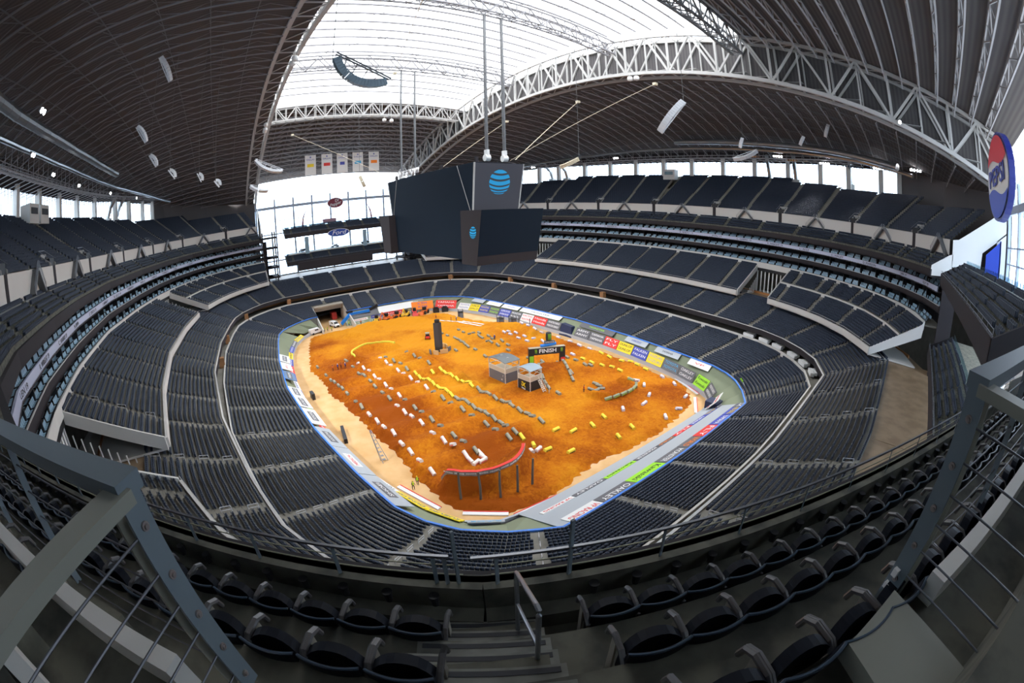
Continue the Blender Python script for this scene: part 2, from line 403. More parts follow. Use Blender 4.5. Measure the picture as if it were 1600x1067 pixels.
# ------------------------------------------------------------------ seats as one mass
NEAR_SEATS = []
def seat_mass(S):
    S = np.array(S)
    d = np.hypot(S[:, 0] - CAMP[0], S[:, 1] - CAMP[1])
    W, H, T = 0.225, 0.80, 0.05
    # local x = facing (forward), y = sideways
    def boxv(x0, x1, y0, y1, z0, z1, lean=0.0):
        return np.array([(x0, y0, z0), (x1, y0, z0), (x1, y1, z0), (x0, y1, z0), (x0 - lean, y0, z1), (x1 - lean, y0, z1), (x1 - lean, y1, z1), (x0 - lean, y1, z1)], float)
    F = np.array([(4, 5, 6, 7), (0, 1, 5, 4), (1, 2, 6, 5), (2, 3, 7, 6), (3, 0, 4, 7)])
    near = boxv(-0.18, -0.11, -W, W, 0.36, 0.86, 0.08); pan = boxv(-0.10, 0.12, -W * .94, W * .94, 0.30, 0.72, 0.03)
    far = boxv(-0.20, 0.12, -W, W, 0.25, 0.82, 0.05)
    V = []; FF = []; base = 0
    for sel, parts in ((d < 75, (near, pan)), (d >= 75, (far,))):
        s = S[sel]
        if not len(s): continue
        c, sn = np.cos(s[:, 3])[:, None], np.sin(s[:, 3])[:, None]
        for P in parts:
            x = s[:, 0:1] + P[:, 0] * c - P[:, 1] * sn
            y = s[:, 1:2] + P[:, 0] * sn + P[:, 1] * c
            z = s[:, 2:3] + P[:, 2][None, :]
            v = np.stack([x, y, z], -1).reshape(-1, 3)
            f = (F[None] + (np.arange(len(s)) * 8)[:, None, None] + base).reshape(-1, 4)
            V.append(v); FF.append(f); base += len(v)
    V = np.concatenate(V); FF = np.concatenate(FF)
    me = bpy.data.meshes.new('stadium_seats')
    me.vertices.add(len(V)); me.vertices.foreach_set('co', V.astype(np.float32).ravel())
    me.loops.add(len(FF) * 4); me.loops.foreach_set('vertex_index', FF.astype(np.int32).ravel())
    me.polygons.add(len(FF)); me.polygons.foreach_set('loop_start', np.arange(0, len(FF) * 4, 4, dtype=np.int32))
    me.update(calc_edges=True); me.materials.append(navy)
    o = bpy.data.objects.new('stadium_seats', me); C.objects.link(o)
    return tag(o, 'countless navy folding seats in rows on every tier of the stands', 'seats', None, 'stuff')
print('SEATS', len(SEATS))
seat_mass(SEATS)

# ------------------------------------------------------------------ roof
def zb(x): return 82.0 - 0.00164 * x * x
def zt(x): return 93.1 - 0.0017 * x * x
def zshell(x, y):
    a = max(abs(y) - 42, 0); return zb(x) + 0.3 - a * a * max(0.0031 - 0.0019 * (x / 100) ** 2, 0.0006)
def ztop(x, y): return zt(x) + 0.6 + 1.4 * (1 - (y / 40) ** 2)
PER_Q = [(0, 112.5), (22, 112), (37, 111), (52, 109), (66, 105.5), (78, 101.6), (90, 97), (102, 90), (112, 79), (120, 64), (125, 45), (126, 41)]
def per_y(x):
    x = abs(x)
    for i in range(len(PER_Q) - 1):
        a, b = PER_Q[i], PER_Q[i + 1]
        if a[0] <= x <= b[0]: return a[1] + (b[1] - a[1]) * (x - a[0]) / (b[0] - a[0])
    return 41
roof = MB()
xs = np.linspace(-126, 126, 85)
for sy in (1, -1):
    for i in range(len(xs) - 1):
        for j in range(12):
            P = []
            for (xx, jj) in ((xs[i], j), (xs[i + 1], j), (xs[i + 1], j + 1), (xs[i], j + 1)):
                ye = per_y(xx) + 1.5; y = 41 + (ye - 41) * jj / 12
                P.append((xx, sy * y, zshell(xx, y)))
            roof.quad(*P)
for sx in (1, -1):
    xe = np.linspace(62.5, 128, 24); ys = np.linspace(-45.6, 45.6, 17)
    for i in range(len(xe) - 1):
        for j in range(len(ys) - 1):
            roof.quad(*[(sx * a, b, ztop(a, b)) for a, b in ((xe[i], ys[j]), (xe[i + 1], ys[j]), (xe[i + 1], ys[j + 1]), (xe[i], ys[j + 1]))])
# wall strips between the two roof heights, above the arches
for sy in (1, -1):
    for i in range(len(xs) - 1):
        a, b = xs[i], xs[i + 1]
        roof.quad((a, sy * 45.4, zshell(a, 45.4)), (b, sy * 45.4, zshell(b, 45.4)), (b, sy * 45.4, zt(b) + .6), (a, sy * 45.4, zt(a) + .6))
structure(roof, 'ceiling', ceil_m, 'dark corrugated roof deck')
fab = MB(); xe = np.linspace(-62.5, 62.5, 51); ys = np.linspace(-45.5, 45.5, 17)
for i in range(len(xe) - 1):
    for j in range(len(ys) - 1):
        fab.quad(*[(a, b, ztop(a, b) + 2.2) for a, b in ((xe[i], ys[j]), (xe[i + 1], ys[j]), (xe[i + 1], ys[j + 1]), (xe[i], ys[j + 1]))])
for sx in (1, -1):
    for j in range(len(ys) - 1):
        a = sx * 62.5
        fab.quad((a, ys[j], ztop(a, ys[j])), (a, ys[j + 1], ztop(a, ys[j + 1])), (a, ys[j + 1], ztop(a, ys[j + 1]) + 2.2), (a, ys[j], ztop(a, ys[j]) + 2.2))
structure(fab, 'ceiling_skylight', fabric, 'white translucent fabric roof panels')

def arch(sy, label):
    root = empty('arch_truss', (0, sy * 42.5, zt(0)), label=label, cat='truss', group=None)
    inv = Matrix.Translation((0, -sy * 42.5, -zt(0)))
    def loc(p): return (p[0], p[1] - sy * 42.5, p[2] - zt(0))
    X = np.arange(-133, 134, 7.0)
    y0, y1 = sy * 40, sy * 45
    top = MB(); bot = MB(); web = MB(); lac = MB()
    for y in (y0, y1):
        for i in range(len(X) - 1):
            a, b = X[i], X[i + 1]
            top.beam(loc((a, y, zt(a))), loc((b, y, zt(b))), 0.75)
            bot.beam(loc((a, y, zb(a))), loc((b, y, zb(b))), 0.9)
        for i, a in enumerate(X):
            web.beam(loc((a, y, zb(a))), loc((a, y, zt(a))), 0.5 if i % 2 else 0.35)
            if i < len(X) - 1:
                b = X[i + 1]
                if i % 2: web.beam(loc((a, y, zb(a))), loc((b, y, zt(b))), 0.5)
                else: web.beam(loc((a, y, zt(a))), loc((b, y, zb(b))), 0.5)
    for i in range(len(X) - 1):
        a, b = X[i], X[i + 1]
        for f in (zt, zb):
            lac.beam(loc((a, y0, f(a))), loc((a, y1, f(a))), 0.25)
            lac.beam(loc((a, y0, f(a))), loc((b, y1, f(b))), 0.2)
        lac.box(loc(((a + b) / 2, sy * 42.5, zb((a + b) / 2) + 1.2)), (7.1, 1.6, 0.1))
    top.build('top_chord', steel, root); bot.build('bottom_chord', steel, root)
    web.build('web_members', steel, root); lac.build('lacing', steel, root)
arch(-1, 'great white arch truss across the far side of the roof opening')
arch(1, 'great arch truss along the near left side of the roof opening')

def cross_truss(x, depth, label, group=None, w=2.6, bot_drop=0.0, m=None, seg=3.8, r=0.35, yh=40):
    root = empty('cross_truss', (x, 0, 0), label=label, cat='truss', group=group)
    Y = np.linspace(-40, 40, int(80 / seg) + 1)
    ft = lambda y: ztop(x, y) - 0.4 - bot_drop
    fb = lambda y: ft(y) - depth
    ch = MB(); web = MB()
    for o in ((-w / 2, w / 2) if w else (0,)):
        for i in range(len(Y) - 1):
            a, b = Y[i], Y[i + 1]
            ch.beam((o, a, ft(a)), (o, b, ft(b)), r); ch.beam((o, a, fb(a)), (o, b, fb(b)), r)
            if i % 2: web.beam((o, a, fb(a)), (o, b, ft(b)), r * .7)
            else: web.beam((o, a, ft(a)), (o, b, fb(b)), r * .7)
            web.beam((o, a, fb(a)), (o, a, ft(a)), r * .5)
    for i in range(len(Y) - 1 if w else 0):
        a, b = Y[i], Y[i + 1]
        web.beam((-w / 2, a, fb(a)), (w / 2, b, fb(b)), r * .45)
        web.beam((-w / 2, a, fb(a)), (w / 2, a, fb(a)), r * .45)
    ch.build('chords', m or steel, root); web.build('web_members', m or steel, root)
    return root
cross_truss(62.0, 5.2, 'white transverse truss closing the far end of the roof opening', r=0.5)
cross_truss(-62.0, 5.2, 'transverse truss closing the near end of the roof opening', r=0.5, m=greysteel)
cross_truss(23.3, 4.0, 'transverse truss carrying the far end of the video board', bot_drop=0.5, r=0.36, m=rib_m)
cross_truss(-23.3, 4.0, 'transverse truss carrying the near end of the video board', bot_drop=0.5, r=0.36, m=rib_m)

def per_rib(y_from, y_to, x, sy, label, m):
    """side roof rib running outward from the arch"""
    mb = MB(); n = 14
    pts = []
    for k in range(n + 1):
        y = y_from + (y_to - y_from) * k / n
        pts.append((x, sy * y, zshell(x, y)))
    for k in range(n):
        a = Vector(pts[k]); b = Vector(pts[k + 1]); dn = Vector((0, 0, -1.35)); dn0 = Vector((0, 0, -.1))
        mb.beam(a + dn, b + dn, 0.26)
        if k % 2: mb.beam(a + dn0, b + dn, 0.09)
        else: mb.beam(a + dn, b + dn0, 0.09)
    o = mb.build('roof_rib', m)
    return tag(o, label, 'truss')
ribs = [x for x in np.arange(-118, 119, 4.9)]
for sy, side in ((-1, 'far'), (1, 'near left')):
    for i, x in enumerate(ribs):
        ye = per_y(x)
        if ye < 50: continue
        o = per_rib(45.5, ye - 0.5, x, sy, 'roof rib under the %s side deck, %s from the %s end' % (side, ordinal(i if i < 25 else len(ribs) - 1 - i), 'near' if i < 25 else 'far'), rib_l if sy < 0 else rib_m)
        o['group'] = '%s side roof ribs' % side
pur = MB()
for sy in (1, -1):
    for y in (52, 60, 68, 76, 84, 92, 100, 107):
        X = [x for x in np.arange(-118, 119, 4.9) if per_y(x) > y + 1]
        for a, b in zip(X[:-1], X[1:]):
            pur.beam((a, sy * y, zshell(a, y) - .5), (b, sy * y, zshell(b, y) - .5), 0.14)
            pur.beam((a, sy * y, zshell(a, y) - 1.7), (b, sy * (y), zshell(b, y) - .5), 0.08)
structure(pur, 'trim_9', greysteel, 'thin purlins crossing the roof ribs')
for sx, side in ((1, 'far end'), (-1, 'near end')):
    for i, x in enumerate(np.arange(66.5, 125, 3.9)):
        r = cross_truss(sx * x, 2.3, '%s curved roof truss between the arches, %s from the skylight' % (side, ordinal(i)), '%s curved roof trusses' % side, w=0, seg=5.6, r=0.30, m=rib_l)
# thin arcs under the fabric
for i, x in enumerate(np.arange(-58.5, 60, 5.2)):
    mb = MB(); Y = np.linspace(-40, 40, 15)
    for a, b in zip(Y[:-1], Y[1:]): mb.beam((x, a, ztop(x, a) + 1.6), (x, b, ztop(x, b) + 1.6), 0.42)
    o = mb.build('fabric_rib', rib_m); tag(o, 'thin curved rib under the white fabric roof, %s from the near end' % ordinal(i), 'rib', 'thin ribs under the fabric roof')

br = MB()
for k in range(12):
    x0 = -58.5 + 10.4 * (k % 11)
    for (ya, yb_) in ((-33, -18), (-18, -3), (-3, 12), (12, 27)):
        if (k + int(ya)) % 2: br.beam((x0, ya, ztop(x0, ya) + 1.6), (x0 + 10.4, yb_, ztop(x0 + 10.4, yb_) + 1.6), .13)
        else: br.beam((x0, yb_, ztop(x0, yb_) + 1.6), (x0 + 10.4, ya, ztop(x0 + 10.4, ya) + 1.6), .13)
structure(br, 'trim_16', rib_m, 'thin bracing under the fabric roof')
# ------------------------------------------------------------------ perimeter: windows, columns, gables
WIN_Q = [(-0.0, 110.2), (7.3, 109.9), (22.4, 109.45), (37.1, 108.4), (52.0, 106.3), (66.2, 101.6), (77.6, 98.3), (90.1, 94.5), (97, 91)]
sill = MB(); head = MB()
band(WIN_Q, 52, 57.5, ALLQ, sill, 0.4, i1=5); band(WIN_Q, 50, 55.2, ALLQ, sill, 0.4, i0=4)
structure(sill, 'wall_upper_sill', concrete)
for sx, sy in ALLQ:
    for i in range(len(WIN_Q) - 1):
        a, b = WIN_Q[i], WIN_Q[i + 1]
        n = 4
        for k in range(n):
            p = [a[0] + (b[0] - a[0]) * t for t in (k / n, (k + 1) / n)]; q = [a[1] + (b[1] - a[1]) * t for t in (k / n, (k + 1) / n)]
            head.quad((sx * p[0], sy * q[0], 63.6 - 0.5 * (abs(p[0]) > 80)), (sx * p[1], sy * q[1], 63.6 - 0.5 * (abs(p[1]) > 80)), (sx * p[1], sy * q[1], zshell(p[1], q[1]) + .5), (sx * p[0], sy * q[0], zshell(p[0], q[0]) + .5))
structure(head, 'wall_upper_head', dark)

# ------------------------------------------------------------------ window columns, glazing, gables, outer shell
col = MB().box((0, 0, 4.5), (1.7, 1.6, 13.0)).build('window_column', pale)
first = True
for sy, side in ((-1, 'far'), (1, 'near left')):
    n = 0
    for sx in (1, -1):
        for i in range(1, 9):
            x, y = WIN_Q[i]
            if sx < 0 and sy > 0 and x > 80: continue
            o = col if first else col.copy()
            if not first: C.objects.link(o)
            first = False
            o.location = (sx * x, sy * y, 54 if i < 5 else 53); o.rotation_euler = (0, 0, 0)
            tag(o, 'pale window column, %s from the middle of the %s wall, %s half' % (ordinal(i - 1), side, 'far' if sx > 0 else 'near'), 'column', 'window columns of the upper deck')
pane = MB(); mul = MB()
for sx, sy in ALLQ:
    for i in range(len(WIN_Q) - 1):
        a, b = WIN_Q[i], WIN_Q[i + 1]; zb_ = 57.3 if i < 4 else 55
        pane.quad((sx * a[0], sy * (a[1] + .6), zb_), (sx * b[0], sy * (b[1] + .6), zb_), (sx * b[0], sy * (b[1] + .6), 64), (sx * a[0], sy * (a[1] + .6), 64))
        for k in range(1, 8):
            t = k / 8; p = (sx * (a[0] + (b[0] - a[0]) * t), sy * (a[1] + (b[1] - a[1]) * t + .6))
            mul.box((p[0], p[1], (zb_ + 64) / 2), (0.12, 0.25, 64 - zb_))
o = structure(pane, 'window_1', glass, 'strip of bright clerestory glazing above the upper deck'); mul.build('mullion', steel, o)
gab = MB(); gab_c = MB()
G_Q = [(96.5, 91.5), (104, 86.5), (112, 78.5), (119, 66), (124.5, 50), (126, 40.5)]
for sx, sy in ALLQ:
    for i in range(len(G_Q) - 1):
        a, b = G_Q[i], G_Q[i + 1]; n = 3
        for k in range(n):
            p, q = [(a[0] + (b[0] - a[0]) * t, a[1] + (b[1] - a[1]) * t) for t in (k / n, (k + 1) / n)]
            gab.quad((sx * p[0], sy * p[1], 40), (sx * q[0], sy * q[1], 40), (sx * q[0], sy * q[1], zshell(*q) + .3), (sx * p[0], sy * p[1], zshell(*p) + .3))
structure(gab, 'wall_gable', mat('gable_panel', (0.11, 0.10, 0.10), 0.8), 'dark ribbed gable panels at the ends of the upper deck')
# outer shell that closes the bowl below the windows
out = MB()
O_Q = [(0, 113), (37, 112), (66, 106.5), (90, 98), (104, 89), (116, 74), (124, 55), (127, 41)]
for sx, sy in ALLQ:
    for i in range(len(O_Q) - 1):
        a, b = O_Q[i], O_Q[i + 1]
        out.quad((sx * a[0], sy * a[1], -1), (sx * b[0], sy * b[1], -1), (sx * b[0], sy * b[1], 55), (sx * a[0], sy * a[1], 55))
        t0 = 57.3 if a[0] < 50 else 55
structure(out, 'wall_outer', concrete)
# side walls where the tiers stop at the open ends
sw = MB()
for sx, sy in ALLQ:
    y = sy * 38.9
    def w(*P): sw.add([(sx * p[0], y, p[1]) for p in P] + [(sx * p[0], y + sy * 0.6, p[1]) for p in P],
                      [tuple(range(len(P)))] + [tuple(range(2 * len(P) - 1, len(P) - 1, -1))] + [(i, i + len(P), (i + 1) % len(P) + len(P), (i + 1) % len(P)) for i in range(len(P))])
    w((106.6, 36.9), (111.6, 37.6), (111.8, 41.9), (111.0, 41.6), (106.8, 38.9))          # end of the front rows
    w((111.6, 39.5), (118.6, 39.5), (119.0, 43.6), (125.0, 48.2), (125.0, 53.0), (113.0, 44.9), (111.6, 44.6))   # rake beam and wall under the steep rows
    w((122.6, 37), (125.0, 37), (125.0, 48.5), (122.6, 46.6))
    w((94.6, 18.2), (106.6, 24.6), (106.9, 27.9), (106.0, 26.9), (94.9, 20.0))
structure(sw, 'wall_end_return', offwhite, 'white end walls where the side tiers stop')
pier = MB()
for sx, sy in ALLQ: pier.box((sx * 111.5, sy * 38.0, 27.0), (3.4, 2.0, 19.6)); pier.box((sx * 101, sy * 60, 14), (2, 2, 10))
structure(pier, 'wall_pier', dark, 'dark pier under the end of the upper deck')
# flat ground slab under the stands and outside plaza
fl = MB(); fl.quad((-190, -190, -0.6), (190, -190, -0.6), (190, 190, -0.6), (-190, 190, -0.6)); structure(fl, 'floor_base', mat('plaza_concrete', (0.5, 0.5, 0.5), 0.8))
for n_, sx in ((2, 1), (3, -1)):
    fr = MB(); gl = MB(); X0 = sx * 126.0
    for k in range(9):
        y = -40 + 10 * k; fr.box((X0, y, 32), (0.7, 0.8, 50))
    for k in range(33):
        y = -40 + 2.5 * k; fr.box((X0 + sx * .3, y, 32), (0.15, 0.16, 50))
    for z, h in ((52.8, 1.4), (46, .25), (43, .25), (39.5, .6), (34, .2), (30, .2), (26, .6), (22, .2), (18.3, .8)):
        fr.box((X0, 0, z), (0.6, 81, h))
    Yl = np.linspace(-41, 41, 13)
    for a, b in zip(Yl[:-1], Yl[1:]): gl.quad((X0 + sx * .4, a, 8), (X0 + sx * .4, b, 8), (X0 + sx * .4, b, 58.5), (X0 + sx * .4, a, 58.5))
    g = structure(gl, 'window_%d' % n_, glass, 'tall glazed end wall at the %s end zone' % ('far' if sx > 0 else 'near'))
    fr.build('mullion', mat('window_steel', (0.42, 0.48, 0.58), 0.5), g)
ec = MB()
for sx in (1, -1):
    ec.box((sx * 113.5, 0, 17.9), (25.5, 82, 0.5))
structure(ec, 'floor_end_concourse', wood, 'wood coloured floor of the end zone standing decks')
ew = MB()
for sx in (1, -1): ew.box((sx * 104, 0, 14.0), (1, 82, 7.4)); ew.box((sx * 126.2, 0, 8), (0.6, 84, 19))
structure(ew, 'wall_end_concourse', concrete)

# end zone standing decks, upper and lower, at both ends
DECKSEATS = []
def end_deck(sx, zf, rows, label, half=27.5, x0=108.6):
    root = empty('end_zone_deck', (sx * x0, 0, zf), label=label, cat='seating deck', group='end zone seating decks')
    mb = MB(); rise = 0.55; dep = 0.95
    for k in range(rows):
        mb.box((sx * (k * dep + dep / 2), 0, -0.35 + rise * k - 0.25), (dep, 2 * half, 0.5 + 0.5))
        xx = sx * (k * dep + dep * .6)
        for j in range(int(2 * half / 0.55)):
            y = -half + 0.4 + j * 0.55
            if abs((y + 100.0) % 9.2 - 4.6) < 0.62: continue
            SE.append((sx * x0 + xx, y, zf - 0.1 + rise * k + .26, 0 if sx < 0 else PI))
    mb.box((sx * (rows * dep + 2.5), 0, rise * rows - 0.5), (5.0, 2 * half, 0.4))
    mb.build('deck_steps', near_concrete, root)
    f = MB(); f.box((-sx * 0.15, 0, -0.55), (0.3, 2 * half + .6, 1.9))
    for s in (-1, 1): f.hexa([(sx * p[0], s * (half + .05) + q, p[1]) for p, q in (((-.3, -1.5), 0), ((rows * dep, rise * rows - 1.6), 0), ((rows * dep, rise * rows - 1.6), s * .3), ((-.3, -1.5), s * .3), ((-.3, .4), 0), ((rows * dep, rise * rows + .4), 0), ((rows * dep, rise * rows + .4), s * .3), ((-.3, .4), s * .3))])
    f.build('fascia', dark, root)
    r = MB()
    for s in (0.45, 0.8): r.beam((-sx * .2, -half, s + .1), (-sx * .2, half, s + .1), 0.05)
    for j in range(23): r.beam((-sx * .2, -half + j * 2.5, 0), (-sx * .2, -half + j * 2.5, .9), 0.05)
    r.build('front_rail', railsteel, root)
    gr = MB(); xr = sx * (rows * dep + .3)
    for j in range(45): gr.beam((xr, -half + j * 1.22, rise * rows - .3), (xr, -half + j * 1.22, rise * rows + .9), 0.05)
    gr.quad((xr, -half, rise * rows - .2), (xr, half, rise * rows - .2), (xr, half, rise * rows + .8), (xr, -half, rise * rows + .8))
    gr.build('glass_rail', frosted, root)
    return root
SE = []
end_deck(1, 38.2, 6, 'far end upper standing deck with dark seat rows under the bright glass')
end_deck(1, 25.2, 6, 'far end lower standing deck with dark seat rows below the cars')
end_deck(-1, 37.9, 5, 'near end upper standing deck on the right, seen from above')
end_deck(-1, 24.6, 5, 'near end lower standing deck on the right, partly hidden', half=32)
if SE:
    _o = seat_mass(SE); _o.name = 'deck_seats'; _o['label'] = 'navy folding seats on the end zone standing decks'
lb = MB().box((103.6, 4.4, 23.2), (0.5, 37.5, 4.0)).build('led_board', dark)
tag(lb, 'long blank dark display board hanging under the far lower deck', 'display board')
tw = MB()
for y in (33, 39):
    for z in (20, 24.5, 29, 33.5, 38.2): tw.box((112, y if y > 36 else 36, z), (12, 8, 0.8))
    tw.box((107, y, 29), (0.6, 0.6, 24)); tw.box((118, y, 29), (0.6, 0.6, 24))
o = tw.build('stair_tower', dark); tag(o, 'open stair tower of stacked dark landings left of the far glass wall', 'stair tower')
o2 = o.copy(); C.objects.link(o2); o2.scale = (1, -1, 1); o2['label'] = 'open stair tower of stacked landings right of the far glass wall, behind the video board'

# escalator-like lower wall boxes under far end: display cars on the platform behind the lower deck
def car(loc, rz, m, label, group=None):
    r = empty('car', loc, rz, label, 'car', group)
    b = MB(); prof = [(-2.3, .35), (-2.35, .8), (-1.6, .95), (-.9, 1.45), (.6, 1.48), (1.3, 1.0), (2.2, .85), (2.35, .4)]
    n = len(prof); W = .9
    b.add([(x, -W * (1 if z < 1.1 else .8), z) for x, z in prof] + [(x, W * (1 if z < 1.1 else .8), z) for x, z in prof],
          [tuple(range(n)), tuple(range(2 * n - 1, n - 1, -1))] + [(i, i + n, (i + 1) % n + n, (i + 1) % n) for i in range(n)])
    b.build('body', m, r)
    g = MB(); g.box((-.1, 0, 1.2), (1.7, 1.62, .3)); g.build('windows', darker, r)
    for x in (-1.45, 1.45):
        for y in (-.85, .85): MB().tube([(x, y - .1, .33), (x, y + .1, .33)], .33, 12).build('wheel', darker, r)
    return r
silver = mat('silver_paint', (.42, .48, .52), .3, .4)
car((114.5, 18.5, 29.1), 2.2, darker, 'dark car on display left of the central one behind the far lower deck')
car((114.5, 1.8, 29.1), 1.8, silver, 'silver car on display in the middle under the oval blue sign')
car((114.5, -14.5, 29.1), 1.4, darker, 'dark car on display near the video board behind the far lower deck')
MBp = MB().box((116, 0, 28.7), (7, 52, .5)); structure(MBp, 'floor_display', pale)

# ------------------------------------------------------------------ text helper
def text(body, size, m, parent, origin, xdir, ydir, width=None, ext=0.02, shear=0.0, name='lettering', bold=0.0):
    cu = bpy.data.curves.new(name, 'FONT'); cu.body = body; cu.size = size; cu.extrude = ext
    cu.align_x = 'CENTER'; cu.align_y = 'CENTER'; cu.shear = shear; cu.offset = bold; cu.resolution_u = 3
    cu.materials.append(m)
    o = bpy.data.objects.new(name, cu); C.objects.link(o)
    x = Vector(xdir).normalized(); y = Vector(ydir); y = (y - x * y.dot(x)).normalized(); z = x.cross(y)
    s = 1.0
    if width:
        bpy.context.view_layer.update()
        w = o.dimensions.x or 1; s = width / w
    R = Matrix((x * s, y, z)).transposed().to_4x4(); R.translation = Vector(origin)
    if parent:
        o.parent = parent; o.matrix_parent_inverse = Matrix.Identity(4)
        R = Matrix.Translation(-Vector(parent.location)) @ R
    o.matrix_basis = R
    bpy.context.view_layer.update()
    me = bpy.data.meshes.new_from_object(o.evaluated_get(bpy.context.evaluated_depsgraph_get()))
    q = bpy.data.objects.new(name, me); C.objects.link(q); q.parent = o.parent
    if parent: q.matrix_parent_inverse = Matrix.Identity(4)
    q.matrix_basis = R; bpy.data.objects.remove(o); bpy.data.curves.remove(cu)
    return q
MW = mat('white_print', (.85, .85, .85), .6); MK = mat('black_print', (.02, .02, .02), .6)
MR = mat('red_print', (.75, .04, .03), .6); MY = mat('yellow_print', (.85, .65, .02), .6); MBL = mat('blue_print', (.06, .08, .40), .6)
MO = mat('orange_print', (.95, .25, .01), .6); MG = mat('lime_print', (.35, .75, .03), .6); MGR = mat('grey_print', (.13, .13, .14), .6)
MCY = mat('cyan_print', (.08, .45, .75), .6)

# ------------------------------------------------------------------ video board
vb = empty('video_board', (0, 0, 31), label='huge four sided black video board hanging over the middle of the stadium', cat='video board')
HL, yt, yb, zT, zB, xb = 24.4, 6.34, 5.5, 52.3, 31.2, 20.8
def L(p): return (p[0], p[1], p[2] - 31)
core = MB()
P = [L((-xb, -yb, zB)), L((xb, -yb, zB)), L((xb, yb, zB)), L((-xb, yb, zB)), L((-HL, -yt, zT)), L((HL, -yt, zT)), L((HL, yt, zT)), L((-HL, yt, zT))]
core.hexa(P); core.build('side_screens', deepblack, vb)
seam = MB()
for sy in (1, -1):
    for sx in (1, -1):
        a, b = (sx * 17.3, sy * (yt + .03), 52.3), (sx * 21.6, sy * (yb + .45), 42.2)
        seam.beam(L(a), L(b), 0.12)
        seam.beam(L((sx * HL, sy * yt, zT)), L((sx * 22.7, sy * 5.95, 42.2)), 0.3)
seam.build('edge_trim', steel, vb)
for sx in (-1, 1):
    e = MB()
    q = [(sx * 20.6, 7.85, 30.8), (sx * 26.4, 7.85, 30.8), (sx * 26.4, -7.85, 30.8), (sx * 20.6, -7.85, 30.8),
         (sx * 20.8, 7.93, 42.2), (sx * 28.9, 7.93, 42.2), (sx * 28.9, -7.93, 42.2), (sx * 20.8, -7.93, 42.2)]
    e.hexa([L(p) for p in q]); en = e.build('end_box', dark, vb)
    sc = MB(); f = lambda t, s: L((sx * (26.4 + 2.5 * t + .06), s * (7.85 + .08 * t), 30.8 + 11.4 * t))
    sc.quad(f(.17, 1), f(.17, -1), f(1, -1), f(1, 1)); sc.build('end_screen', deepblack, vb)
    gp = MB(); g = lambda t, s: L((sx * (22.7 + 1.8 * t + .1), s * (5.7 + .5 * t), 42.2 + 10.0 * t))
    gp.quad(g(0, 1), g(0, -1), g(1, -1), g(1, 1)); gp.build('end_panel', mat('charcoal_panel', (.06, .06, .075), .6), vb)
# striped blue globes: five curved bands clipped to a circle
glob_m = mat('logo_blue', (.02, .42, .78), .5)
def globe(c, u, v, R, parent, name='globe_emblem'):
    mb = MB(); c = Vector(c); u = Vector(u).normalized(); v = Vector(v).normalized(); n = u.cross(v)
    bands = [(.99, .74), (.60, .34), (.20, -.10), (-.26, -.50), (-.64, -.78), (-.88, -.96)]
    N = 28
    for t, b in bands:
        up = []; lo = []
        for k in range(N + 1):
            x = -1 + 2 * k / N
            sag = .22 * x * x
            yt_ = t - .20 + sag * 1.0 + (.20 - .0) * (abs(t)) ; yb_ = b - .20 + sag + .20 * abs(b)
            e = math.sqrt(max(0, 1 - x * x))
            yt_ = max(-e, min(e, yt_)); yb_ = max(-e, min(e, yb_))
            up.append(c + u * x * R + v * yt_ * R); lo.append(c + u * x * R + v * yb_ * R)
        for k in range(N):
            if (up[k] - lo[k]).length + (up[k + 1] - lo[k + 1]).length > 1e-4:
                mb.add([tuple(lo[k]), tuple(lo[k + 1]), tuple(up[k + 1]), tuple(up[k])], [(0, 1, 2, 3)])
    return mb.build(name, glob_m, parent)
tv = Vector((-1.8, 0, 10)).normalized()
globe(L((-23.9, -.2, 48.1)), (0, -1, 0), tv, 2.75, vb)
for s in (1,): globe(L((-25.6, 8.0, 37.6)), (-1, 0, 0), (-.12, 0, 1), 1.25, vb)
globe(L((23.9, .2, 48.1)), (0, 1, 0), (.18, 0, 1), 2.75, vb)
text('AT&T STADIUM', 2.1, MW, vb, (9.3, 6.2, 53.6), (-1, 0, 0), (0, 0, 1), width=13.2, ext=.15)
bk = MB()
for x in (-HL + 1, -8, 6, 20): bk.box(L((x, 5.2, zT + .7)), (.6, .6, 1.4))
bk.box(L((0, 0, zT + .25)), (44, 9, .5)); bk.build('top_frame', dark, vb)
for sx in (-1, 1):
    for sy in (-1, 1):
        h = MB(); x, y = sx * 23.0, sy * 2.3
        top = ztop(x, y) - 5.3
        for dx in (-.25, .25): h.beam(L((x + dx, y, zT + 2.0)), L((x + dx, y, top)), 0.34)
        for k in range(17): h.box(L((x, y, zT + 3 + k * (top - zT - 3) / 17)), (.7, .4, .25))
        h.build('hanger', greysteel, vb)
        p = MB(); p.tube([L((x, y - .6, zT + 1.2)), L((x, y + .6, zT + 1.2))], 0.75, 14); p.box(L((x, y, zT + 2.2)), (1.2, .6, 1.6)); p.build('pulley', offwhite, vb)

